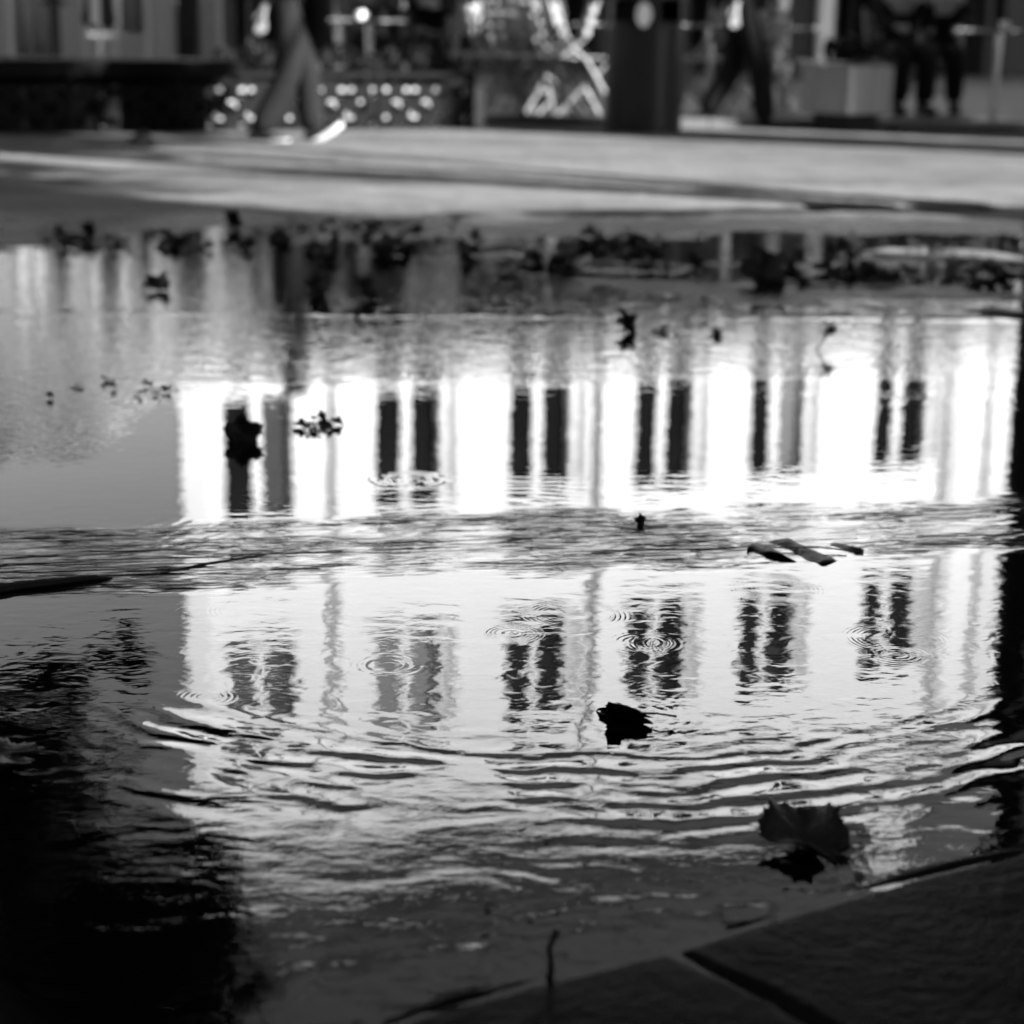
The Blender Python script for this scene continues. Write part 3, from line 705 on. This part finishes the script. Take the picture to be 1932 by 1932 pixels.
w2 = ground(1392, 249)
person('person in black trousers walking between the bin and the slatted planter box', (w2.x, w2.y, 0), rad(8),
       stand(0, {'l': (-.04, .50, -.245, .14, -.14, .045), 'r': (.14, .50, .19, .097, .33, .037)}, {'l': (.06, 1.18, .16, .96), 'r': (-.1, 1.18, -.12, .96)}, .94),
       m_cl_dark, m_cl_dark, m_dark)
def sit(lean=.0, arms=None, spread=.12):
    K = {'pelvis': (0, 0, .53), 'chest': (lean, 0, .92), 'neck': (lean * 1.3, 0, 1.08), 'head': (lean * 1.5 + .03, 0, 1.22), 'face': (1, 0, -.1)}
    for s, e in ((1, 'l'), (-1, 'r')):
        K['hip' + e] = (.04, s * .09, .52); K['kne' + e] = (.45, s * spread, .52); K['ank' + e] = (.43, s * spread, .11); K['toe' + e] = (.58, s * (spread + .02), .04)
        K['sho' + e] = (lean, s * .19, .98); a = (arms or {}).get(e, (.14, .78, .36, .74)); K['elb' + e] = (a[0] + lean, s * .22, a[1]); K['wri' + e] = (a[2] + lean, s * .14, a[3])
    return K
TZ = .10
def at_t(x, Y): return (atY(x, 100, Y).x, Y, TZ)

# ------------------------------------------------------------------ chairs, tables
chair0 = thing('folding_chair', 'pale slatted folding chair', 'chair', (0, 0, 0))
s_ = MB()
for k in range(6): s_.box(-.20, .20, -.19 + k * .065, -.19 + k * .065 + .052, .44, .458, bev=.003)
s_.build('seat', m_wood, chair0)
bk = MB()
for k in range(3): bk.box(-.20, .20, .27 + k * .022, .285 + k * .022, .62 + k * .085, .68 + k * .085, bev=.003)
bk.build('backrest', m_wood, chair0)
for sx_ in (-.19, .19):
    MB().tube([(sx_, -.24, 0), (sx_, .02, .43), (sx_, .24, .60), (sx_, .34, .90)], .017, 8).build('leg', m_wood, chair0)
    MB().tube([(sx_ * .85, .26, 0), (sx_ * .85, -.17, .435)], .016, 8).build('leg', m_wood, chair0)
MB().tube([(-.17, -.13, .18), (.17, -.13, .18)], .011, 8).build('stretcher', m_wood, chair0)
chairs = [(930, 15.75, 200, 'pale folding chair nearest the end of the planter, seen from behind'), (985, 15.8, 20, 'pale folding chair turned to the square in front of the others'), (1040, 15.7, 260, 'pale folding chair at the kerb facing the bin'), (955, 16.0, 70, 'pale folding chair left of the loose pair, side on to the square'), (1010, 16.6, 150, 'pale folding chair pulled back behind the side-on chair'),
          (1070, 16.1, 100, 'pale folding chair in the middle of the pale cluster left of the bin'), (1118, 15.9, 80, 'pale folding chair right beside the bin, legs showing below'),
          (1300, 16.2, 250, 'pale folding chair half hidden behind the right side of the bin'), (1400, 16.5, 290, 'pale folding chair seen between the legs of the walker in black'),
          (1345, 17.3, 200, 'pale folding chair set back behind the walker in black'), (1480, 17.0, 120, 'pale folding chair just right of the walker in black'),
          (905, 18.0, 20, 'pale folding chair tucked in behind the end of the planter'), (690, 18.0, 10, 'pale folding chair under the sitter in the grey jumper'),
          (815, 17.6, -10, 'pale folding chair under the sitter in the black coat'), (1690, 17.2, 10, 'pale folding chair under the sitter behind the slatted box'),
          (1775, 17.8, -10, 'pale folding chair under the sitter in the dark doorway'), (1010, 18.6, 0, 'pale folding chair under the sitter nearest the grey pier')]
for i, (x, Y, a, lb) in enumerate(chairs):
    c = chair0 if i == 0 else copy_tree(chair0)
    c.location = at_t(x, Y); c.rotation_euler = (0, 0, rad(a)); c['label'] = lb; c['group'] = 'pale folding chairs on the terrace'
tab0 = thing('cafe_table', 'round cafe table', 'table', (0, 0, 0))
MB().lathe([(.0, .722), (.33, .722), (.34, .712), (.34, .70), (.0, .70)], 40).build('tabletop', m_tabtop, tab0)
rim = MB(); rim.tube([(.345 * math.cos(2 * math.pi * k / 48), .345 * math.sin(2 * math.pi * k / 48), .711) for k in range(49)], .012, 8, False); rim.build('rim', m_steel, tab0)
MB().tube([(0, 0, .03), (0, 0, .70)], .03, 12).build('pedestal', m_steel, tab0)
MB().lathe([(.0, .035), (.05, .035), (.21, .015), (.22, .0), (.0, .0)], 24).build('base', m_dark, tab0)
tabs = [(697, 16.9, 'round steel-rimmed table in front of the sitter in the grey jumper'), (1060, 17.0, 'round steel-rimmed table among the pale chairs left of the bin'), (1480, 17.8, 'round steel-rimmed table right of the walker in black'),
        (1882, 15.9, 'round steel-rimmed table at the right edge on a pale pedestal'), (1340, 16.0, 'round steel-rimmed table behind the walker in black')]
for i, (x, Y, lb) in enumerate(tabs):
    c = tab0 if i == 0 else copy_tree(tab0)
    c.location = at_t(x, Y); c['label'] = lb; c['group'] = 'round tables on the terrace'
# cups and glasses on the tables
cup0 = thing('coffee_cup', 'cup', 'cup')
MB().lathe([(.0, .0), (.022, .0), (.03, .01), (.04, .07), (.036, .07), (.027, .012), (.0, .01)], 20).build('bowl', m_emblem, cup0)
MB().tube([(.036, 0, .055), (.058, 0, .05), (.058, 0, .03), (.034, 0, .022)], .005, 6).build('handle', m_emblem, cup0)
cups = [(680, 16.75, 'white cup on the table in front of the sitter in the grey jumper'), (1045, 16.9, 'white cup on the table among the pale chairs'), (1470, 17.7, 'white cup on the table right of the walker in black'), (1890, 15.8, 'white cup on the table at the right edge')]
for i, (x, Y, lb) in enumerate(cups):
    c = cup0 if i == 0 else copy_tree(cup0)
    p = at_t(x, Y); c.location = (p[0], p[1], TZ + .7225); c['label'] = lb; c['group'] = 'cups on the terrace tables'
for lab, x, Y, a, lean, top, legs, arms in [
    ('person in a grey jumper sitting behind the steel-edged table', 690, 18.0, -80, .05, m_cl_mid, m_cl_dark, {'l': (.16, .76, .34, .98), 'r': (.16, .76, .30, .72)}),
    ('person in a black coat sitting with pale forearms folded, right of the grey jumper', 815, 17.6, -100, .10, m_cl_dark, m_cl_dark, {'l': (.2, .80, .40, .86), 'r': (.2, .80, .42, .84)}),
    ('person with a pale sleeve sitting behind the slatted planter box', 1690, 17.2, -80, .05, m_cl_dark, m_cl_dark, {'l': (.12, .74, .30, .98), 'r': (.12, .76, .36, .74)}),
    ('person in dark clothes sitting in front of the darkest doorway', 1775, 17.8, -100, .05, m_cl_dark, m_cl_dark, None),
    ('person in a pale top sitting before the grey pier left of the bin', 1010, 18.6, -90, .0, m_cl_pale, m_cl_mid, None)]:
    person(lab, at_t(x, Y), rad(a), sit(lean, arms), top, legs)

# ------------------------------------------------------------------ slatted planter box on its plinth
pb_ = ground(1606, 259)
box = thing('planter_box', 'corner-on slatted wooden planter box on a black plinth', 'planter box', (pb_.x, pb_.y + .34, 0), rad(42))
hw = .25
MB().box(-hw + .05, hw - .09, -hw + .05, hw - .09, 0, .165, bev=.006).build('plinth', m_dark, box)
for side in range(4):
    q = MB(); M_ = Matrix.Rotation(side * math.pi / 2, 4, 'Z')
    for k in range(5): q.box(-hw + .003 + k * .1, -hw + .094 + k * .1, -hw - .012, -hw + .012, .17, .53 + .012 * (k % 2), M_, .004)
    q.build('slat_side', m_crate, box)
MB().box(-hw + .013, hw - .013, -hw + .013, hw - .013, .168, .5).build('soil', m_soil, box)
rm = MB()
for side in range(4): rm.box(-hw - .02, hw + .016, -hw - .02, -hw + .02, .548, .562, Matrix.Rotation(side * math.pi / 2, 4, 'Z'))
rm.build('metal_rim', m_steel, box)
q = MB(); leaf_cards(q, (0, 0, .62), 240, .2, .2, .16, .05, 99); q.build('plant', m_plant, box)
# low black block added for the dark kerb edge at right
lk = ground(1690, 261); lk2 = ground(1960, 262)
tr_ = thing('kerb_edge_block', 'low black block added for the dark kerb edge at far right', 'kerb block', (lk.x, lk.y, 0), math.atan2(lk2.y - lk.y, lk2.x - lk.x))
MB().box(0, (lk2 - lk).length, 0, .16, 0, .09, bev=.008).build('body', m_dark, tr_)
hd_ = MB()
for i in range(12): hd_.box(.05 + i * .085, .11 + i * .085, .03, .13, .09, .098)
hd_.build('top_bars', m_kface, tr_)

# ------------------------------------------------------------------ trees
def tree(name, label, base, trunk_pts, radii, crowns, leafs, seed, limb_to=None):
    t = thing(name, label, 'tree', base)
    b = MB(); b.tube(trunk_pts, radii, 16)
    for v in range(len(b.v)):
        p = Vector(b.v[v]); d_ = mnoise.noise(p * 3.0) * .04 + mnoise.noise(p * 11) * .012
        b.v[v] = (p.x * (1 + d_), p.y * (1 + d_), p.z)
    to = b.build('trunk', m_bark, t)
    tp_ = Vector(trunk_pts[-1]); rr = random.Random(seed)
    for (c, r, n) in crowns:
        c = Vector(c); mid = tp_.lerp(c, .5) + Vector((rr.uniform(-.2, .2), rr.uniform(-.2, .2), .15))
        lb_ = MB(); lb_.tube([tp_ - Vector((0, 0, .3)), mid, c], [radii[-1] * .55, radii[-1] * .35, radii[-1] * .12], 8); lb_.build('limb', m_bark, to)
    cr_ = MB()
    for (c, r, n) in crowns:
        for q in range(max(6, n // 60)):
            while True:
                p = Vector((rr.uniform(-1, 1), rr.uniform(-1, 1), rr.uniform(-1, 1)))
                if .35 < p.length < 1: break
            cc = (c[0] + p.x * r[0], c[1] + p.y * r[1], c[2] + p.z * r[2]); s = rr.uniform(.22, .42) * min(1, r[0])
            leaf_cards(cr_, cc, 60, s, s, s * .75, leafs, rr.random())
    cr_.build('crown', m_leaf, t)
    return t
# tree at the right edge, trunk rising out of the frame
tb = ground(1936, 424); 
tree('plane_tree', 'dark tree trunk at the right edge of the paving beside the puddle', (tb.x + .17, tb.y, -.02),
     [(0.06, 0, 0), (.02, 0, .12), (0, 0, .4), (0, 0, 1.5), (.05, .02, 3.0), (.2, 0, 4.8)], [.25, .19, .165, .155, .15, .13],
     [((1.6, -.6, 7.4), (2.0, 2.0, 1.6), 5000), ((2.8, .6, 7.6), (1.9, 1.9, 1.7), 4000), ((1.5, -1.8, 8.4), (2.0, 2.0, 1.5), 4000), ((-.9, 1.5, 5.9), (1.9, 1.3, 1.0), 3800), ((.6, 1.2, 5.3), (1.0, 1.2, .8), 2600), ((-2.2, -1.2, 6.9), (2.6, 2.2, 1.0), 6000), ((-4.6, -.6, 7.2), (2.2, 2.2, 1.0), 5000), ((.3, 2.6, 6.7), (2.3, 1.5, 1.1), 5000), ((-2.4, 3.0, 7.2), (2.2, 1.5, 1.2), 5000), ((2.6, 2.0, 6.2), (2.2, 1.6, 1.2), 4000), ((-.8, 2.6, 8.9), (2.8, 1.5, 1.1), 4000)], .09, 5)  # clumps over the puddle added to keep sky light off the slab
# tree whose crown is mirrored at lower left
tree('plane_tree', 'dark leafy tree beyond the left edge, its crown mirrored in the lower left corner', (-5.6, 12.2, 0),
     [(0, 0, 0), (0, 0, .4), (.03, 0, 2.0), (.15, 0, 4.0)], [.3, .24, .21, .17],
     [((1.5, -.2, 5.2), (1.7, 1.5, 1.15), 9000), ((2.75, -.2, 5.9), (.85, 1.0, .9), 6000), ((3.1, -.3, 6.6), (.75, 1.0, .9), 4500), ((.3, .2, 6.6), (2.4, 1.8, 1.5), 8000), ((2.0, 0, 4.2), (.95, .7, .40), 3200), ((3.2, -.2, 5.5), (.75, .8, 1.1), 6000), ((3.3, -.3, 7.2), (.9, .9, .9), 4000),
      ((3.05, -.1, 3.30), (.22, .25, .13), 260), ((2.4, 0, 3.55), (.5, .3, .12), 400)], .075, 9)
tree('plane_tree', 'tall plane tree added unseen behind the viewer to shade the near paving', (-1.6, -2.2, 0),  # unseen tree, added to keep sky light off the foreground
     [(0, 0, 0), (0, 0, .5), (.05, 0, 2.5), (.1, .1, 4.6)], [.34, .25, .22, .18],
     [((-1.5, .8, 6.6), (2.6, 2.6, 1.4), 6000), ((1.6, 1.0, 6.8), (2.6, 2.6, 1.4), 6000), ((0, -.5, 8.0), (2.8, 2.8, 1.6), 6000)], .12, 19)
# unseen tree in the right gap, crown shaped to shade the left paving
tree('plane_tree', 'round tree standing unseen in the gap at right, crown shaped to shade the left paving', (6.5, 5.8, 0),
     [(0, 0, 0), (0, 0, .4), (.03, 0, 1.8), (.0, .1, 3.4)], [.26, .2, .17, .14],
     [((0, .3, 6.3), (1.2, 1.2, .9), 4200), ((.3, .8, 7.2), (1.2, 1.2, .9), 3800), ((.2, 1.1, 8.2), (1.3, 1.2, .9), 3800), ((.6, 2.15, 6.3), (.4, .4, .5), 1300), ((.2, -2.0, 6.2), (1.2, 1.0, .9), 3000)], .09, 12)
# small tree behind the pavilion
tree('garden_tree', 'small bushy tree behind the pale pavilion at left', (-8.6, 31, 0),
     [(0, 0, 0), (0, 0, 1), (0, 0, 3.6)], [.16, .13, .1],
     [((.9, 0, 5.1), (1.1, 1.0, .75), 3200), ((-.6, 0, 5.2), (1.2, 1.0, .9), 3000)], .11, 15)

# ------------------------------------------------------------------ unseen blocks added round the square to throw the shade
def block(label, x0, x1, y0, y1, h, rz=0.0, loc=(0, 0, 0), wins=True):
    t = thing('occluder', label, 'building', loc, rz)
    MB().box(x0, x1, y0, y1, 0, h).build('wall', m_side, t)
    MB().box(x0 - .25, x1 + .25, y0 - .002, y1 + .002, h + .002, h + .35).build('cornice', m_trim, t)
    k = 0
    nz = int(h // 3.4)
    for j in range(nz):
        n = max(1, int((y1 - y0) // 2.6))
        for i in range(n):
            yy = y0 + (i + .5) * (y1 - y0) / n; z = 1.2 + j * 3.4
            w_ = MB().box(x0 - .06, x0 - .003, yy - .6, yy + .6, z, z + 1.8); wo = w_.build('window', m_frame, t)
            MB().box(x0 - .075, x0 - .063, yy - .5, yy + .5, z + .1, z + 1.7).build('pane', m_pane, wo)
    return t
SR = (10, 8.4, 0)
block('narrow townhouse added unseen at right to shade the terrace edge, beside the sun gap', 0, 8, 0, 1.42, 14.5, rad(-30), SR)
block('wide townhouse added unseen at right to shade the terrace, past the slit for a sun beam', 0, 8, 1.90, 11.6, 12.0, rad(-30), SR)  # gap before it left open for a sun beam on the chairs
block('townhouse added unseen behind the viewer at right to shade the near paving', 9.5, 12.2, -22, .2, 13)
block('long row of houses added unseen behind the viewer to cut sky light', 0, 8, -24, 24, 17, rad(-90), (-16, -14, 0))
block('row of houses added unseen along the left side to cut sky light', 0, 8, -21, 17, 13, math.pi, (-15, 8, 0))
tall = block('tall block added unseen at far right to shade the ground floor of the white building', 0, 10, -14, 14, 23.0, FR - math.pi / 2, (0, 0, 0), True)
cxx = 42.0; tall.location = (cxx, 3.6 + .44 * cxx, 0)
tall.rotation_euler = (0, 0, FR - math.pi / 2)
# slide the block so that its left end stops where the sun still reaches the left pier
ux, uy = math.cos(FR), math.sin(FR)
XE = 26.8
tall.location = (XE + 14 * ux, 3.6 + .44 * XE + 14 * uy, 0)

# ------------------------------------------------------------------ fallen leaves, twigs
def leaf_mesh(size, seed, fold=0.0, curl=.15, lobes=5, soft=0.0):
    rr = random.Random(seed); n = 60; out = []
    for k in range(n):
        a = 2 * math.pi * k / n - math.pi / 2
        lob = abs(math.cos((a - math.pi / 2) * lobes / 2.0 * 1.0)) ** 1.6
        r = .72 + .28 * lob; r += (.92 - r) * soft
        if abs((k % n) - 0) < 2 or k > n - 2: r *= .55
        r *= 1 + (.07 if k % 3 == 0 else -.035) * (1 - .6 * soft) + rr.uniform(-.05, .05)
        out.append((r * math.cos(a), r * math.sin(a)))
    vs = []; ringn = [.0, .35, .7, 1.0]
    cs = math.cos(fold); sn = math.sin(fold)
    ph = rr.uniform(0, 6)
    def bendp(x, y):
        z = curl * (x * x + y * y) * (.6 + .5 * math.sin(3 * math.atan2(y, x) + ph)) + .05 * math.sin(5 * x + ph) * math.sin(4 * y)
        if x > 0 and fold: x, z = x * cs - z * sn, x * sn + z * cs
        return (x * size, y * size, z * size)
    vs.append(bendp(0, 0))
    for q in ringn[1:]:
        for (x, y) in out: vs.append(bendp(x * q, y * q))
    fs = [[0, 1 + k, 1 + (k + 1) % n] for k in range(n)]
    for i in range(2):
        for k in range(n): fs.append([1 + i * n + k, 1 + i * n + (k + 1) % n, 1 + (i + 1) * n + (k + 1) % n, 1 + (i + 1) * n + k])
    return vs, fs
def leaf(label, px_, py_, size, rot, fold=0.0, curl=.15, tilt=(0, 0), z=.002, seed=1, mt=None, stem=True, group=None, soft=0.0):
    p = ground(px_, py_)
    t = thing('fallen_leaf', label, 'leaf', (p.x, p.y, z), 0, group)
    t.rotation_euler = (rad(tilt[0]), rad(tilt[1]), rad(rot))
    b = MB(); b.add(*leaf_mesh(size, seed, rad(fold), curl, 5, soft), True)
    o = b.build('blade', mt or m_litter, t); md = o.modifiers.new('t', 'SOLIDIFY'); md.thickness = .0007
    if stem: MB().tube([(0, -.2 * size, .002), (.05 * size, -.9 * size, .006), (.15 * size, -1.5 * size, .003)], [.0012, .001, .0013], 6).build('stem', m_twig, t)
    return t
leaf('folded dark leaf standing like a tent in the bright water right of centre', 1188, 1352, .036, 62, 118, .10, (0, -28), .004, 3)
leaf('large black leaf lying nearest the slab edge at lower right', 1512, 1592, .046, 35, 18, .40, (15, 6), .005, 4, soft=.75)
leaf('lobed leaf standing in the water over the leftmost window reflections', 458, 832, .038, 15, 12, .2, (66, 0), .012, 5)
leaf('dark leaf poking up left of the twin leaves in the far water', 603, 556, .05, 30, 60, .3, (45, 0), .02, 6)
leaf('dark leaf poking up right of the twin leaves in the far water', 680, 565, .055, 80, 70, .3, (50, 20), .02, 7)
leaf('upright curled leaf on the far wet ridge just right of centre', 1180, 626, .036, 50, 70, .3, (70, 0), .02, 8)
leaf('small dark scrap of leaf in the ripple band', 1210, 990, .012, 10, 60, .3, (70, 0), .006, 9, stem=False)
leaf('dark leaf lying over the bright column reflection at far right', 1443, 535, .09, 20, 50, .3, (50, 0), .03, 10)
leaf('curled leaf on the left rim of the far puddle edge, tallest of its row', 180, 452, .05, 10, 80, .4, (50, 0), .03, 11)
leaf('curled leaf standing at the far rim above the bright pier reflection', 438, 432, .05, 60, 75, .4, (50, 0), .03, 12)
leaf('dark leaf lying flat on the dry paving before the planter', 268, 290, .12, 70, 40, .3, (12, 0), .04, 13)
leaf('small leaf floating over the left part of the pavilion reflection', 298, 547, .05, 40, 50, .3, (20, 0), .01, 14)
leaf('leaf tip reaching in at the left edge of the lower puddle', 8, 1432, .035, 100, 10, .1, (6, 0), .004, 16, m_litter)
# scraps along the far rim
rr = random.Random(21)
leafA = {}
def scrap(k):
    if k not in leafA:
        b = MB(); b.add(*leaf_mesh(1.0, 40 + k, rad((20, 60, 90, 45)[k % 4]), .35), True); ob = b.build('fallen_leaf', m_litter if k != 3 else m_litter_pale)
        leafA[k] = ob; return ob
    o = leafA[k].copy(); COL.objects.link(o); return o
zones = [('dark curled leaf scraps along the left far rim', 90, 560, 440, 476, 34), ('dark leaf scraps along the far rim near the middle', 560, 900, 418, 500, 40),
         ('dark leaf scraps on the wet ridges behind the middle of the puddle', 950, 1330, 448, 520, 46), ('dark leaf scraps on the drowned slabs at far right', 1480, 1925, 452, 552, 80),
         ('dark leaf bits floating beside the lobed leaf at left', 560, 640, 792, 815, 7), ('dark leaf scraps on the thin ridge right of the upright leaf', 1210, 1400, 600, 640, 9),
         ('dark leaf bits near the lower left of the puddle', 60, 330, 700, 760, 8)]
for lab, x0, x1, y0, y1, n in zones:
    for i in range(n):
        x = rr.uniform(x0, x1); y = rr.uniform(y0, y1); p = ground(x, y); o = scrap(rr.choice((0, 1, 2, 0, 1, 2, 3)))
        s = rr.uniform(.016, .048) if y < 600 else rr.uniform(.008, .018)
        o.location = (p.x, p.y, .003 + s * .06); o.scale = (s * rr.uniform(.7, 1.4), s, s); o.rotation_euler = (rr.uniform(-.34, .34), rr.uniform(-.3, .3), rr.uniform(0, 6.28))
        tag(o, lab, 'leaf', lab)
# floating crumpled leaf, twigs, sprig
cl = thing('crumpled_leaf', 'wide crumpled leaf floating half under water right of centre', 'leaf', ground(1520, 1042))
b = MB(); vs = []; fs = []; n = 26
for i in range(n + 1):
    for j in range(9):
        t = i / n; s = j / 8 - .5; w = .055 * math.sin(math.pi * min(1, max(0, t))) ** .6
        vs.append(((t - .5) * .17, s * w * 2 + .014 * math.sin(t * 9), .0005 + .0042 * math.sin(t * 15 + s * 4) + .005 * abs(s) * math.sin(t * 6) + .003 * mnoise.noise(Vector((t * 12, s * 5, 0)))))
for i in range(n):
    for j in range(8): fs.append([i * 9 + j, i * 9 + 9 + j, i * 9 + 10 + j, i * 9 + 1 + j])
b.add(vs, fs, True); o = b.build('blade', m_litter, cl); md = o.modifiers.new('t', 'SOLIDIFY'); md.thickness = .0008
MB().tube([(.06, 0, .004), (.02, .006, .0065), (-.06, .01, .003)], .0011, 6).build('midrib', m_twig, cl)
def twig(label, pts, r, name='twig'):
    b = MB(); b.tube(pts, r, 8); o = b.build(name, m_twig); return tag(o, label, 'twig')
a, c = ground(-40, 1122), ground(212, 1091)
twig('long dark twig floating in from the left edge', [a + Vector((0, 0, .002)), a.lerp(c, .35) + Vector((0, .004, .003)), a.lerp(c, .6) + Vector((0, -.002, .004)), a.lerp(c, .85) + Vector((0, .002, .003)), c], [.009, .0075, .0065, .005, .0015])
a, c = ground(300, 1082), ground(470, 1048)
twig('thin drowned twig barely breaking the water at the left of the ripple band', [a - Vector((0, 0, .001)), a.lerp(c, .5), ground(600, 1030) - Vector((0, 0, .002))], [.002, .0026, .0015])
a = ground(1037, 1845)
twig('short bent stalk standing upright at the near edge of the puddle', [a, a + Vector((.001, 0, .010)), a + Vector((-.001, .0, .026)), a + Vector((.003, 0, .036)), a + Vector((.005, .002, .041))], [.0032, .0026, .0020, .0028, .0026], 'stalk')
a = ground(1540, 660)
sp = MB(); sp.tube([a, a + Vector((.02, 0, .03)), a + Vector((.035, .01, .06))], [.002, .002, .001], 6)
sp.tube([a + Vector((.02, 0, .03)), a + Vector((.0, .01, .055))], .0015, 6); leaf_cards(sp, a + Vector((.03, .005, .055)), 14, .018, .01, .016, .014, 4)
tag(sp.build('sprig', m_twig), 'tiny leafy sprig standing in the far water at right', 'sprig')
a = ground(590, 812)
sp = MB(); sp.tube([a + Vector((-.03, 0, .002)), a + Vector((0, 0, .004)), a + Vector((.045, -.01, .002))], .0013, 6); leaf_cards(sp, a + Vector((.0, 0, .008)), 18, .022, .012, .008, .010, 6)
tag(sp.build('sprig', m_twig), 'flat broken sprig floating just right of the lobed leaf', 'sprig')

# ------------------------------------------------------------------ light
AZ, EL = rad(60), rad(28)
sunv = Vector((math.sin(AZ) * math.cos(EL), -math.cos(AZ) * math.cos(EL), math.sin(EL)))
sd_ = bpy.data.lights.new('sun', 'SUN'); sd_.energy = 5.0; sd_.angle = rad(.5); sd_.color = (1, 1, 1)
so_ = bpy.data.objects.new('sun', sd_); COL.objects.link(so_); so_.rotation_euler = sunv.to_track_quat('Z', 'Y').to_euler()
w = bpy.data.worlds.new('World'); scene.world = w; w.use_nodes = True
nt = w.node_tree; nt.nodes.clear(); N = NT(nt)
sky = N.n('ShaderNodeTexSky', sky_type='NISHITA'); sky.sun_disc = False; sky.sun_elevation = EL; sky.sun_rotation = math.atan2(sunv.x, sunv.y)
sky.air_density = 1.0; sky.dust_density = 1.2; sky.ozone_density = 1.0
# black and white film: keep only the brightness, weighted like a yellow-orange filter
sp_ = N.n('ShaderNodeSeparateColor'); nt.links.new(sky.outputs[0], sp_.inputs[0])
v = N.m('ADD', N.m('MULTIPLY', sp_.outputs[0], .55), N.m('ADD', N.m('MULTIPLY', sp_.outputs[1], .40), N.m('MULTIPLY', sp_.outputs[2], .05)))
bg = N.n('ShaderNodeBackground'); nt.links.new(N.xyz(v, v, v), bg.inputs[0]); bg.inputs[1].default_value = .06
o = N.n('ShaderNodeOutputWorld'); nt.links.new(bg.outputs[0], o.inputs[0])

scene.view_settings.view_transform = 'Standard'; scene.view_settings.look = 'None'; scene.view_settings.gamma = 1; scene.view_settings.use_curve_mapping = False
scene.view_settings.exposure = 2.4
scene.cycles.max_bounces = 8; scene.cycles.transparent_max_bounces = 12; scene.cycles.sample_clamp_indirect = 0
scene.cycles.caustics_reflective = False; scene.cycles.caustics_refractive = False
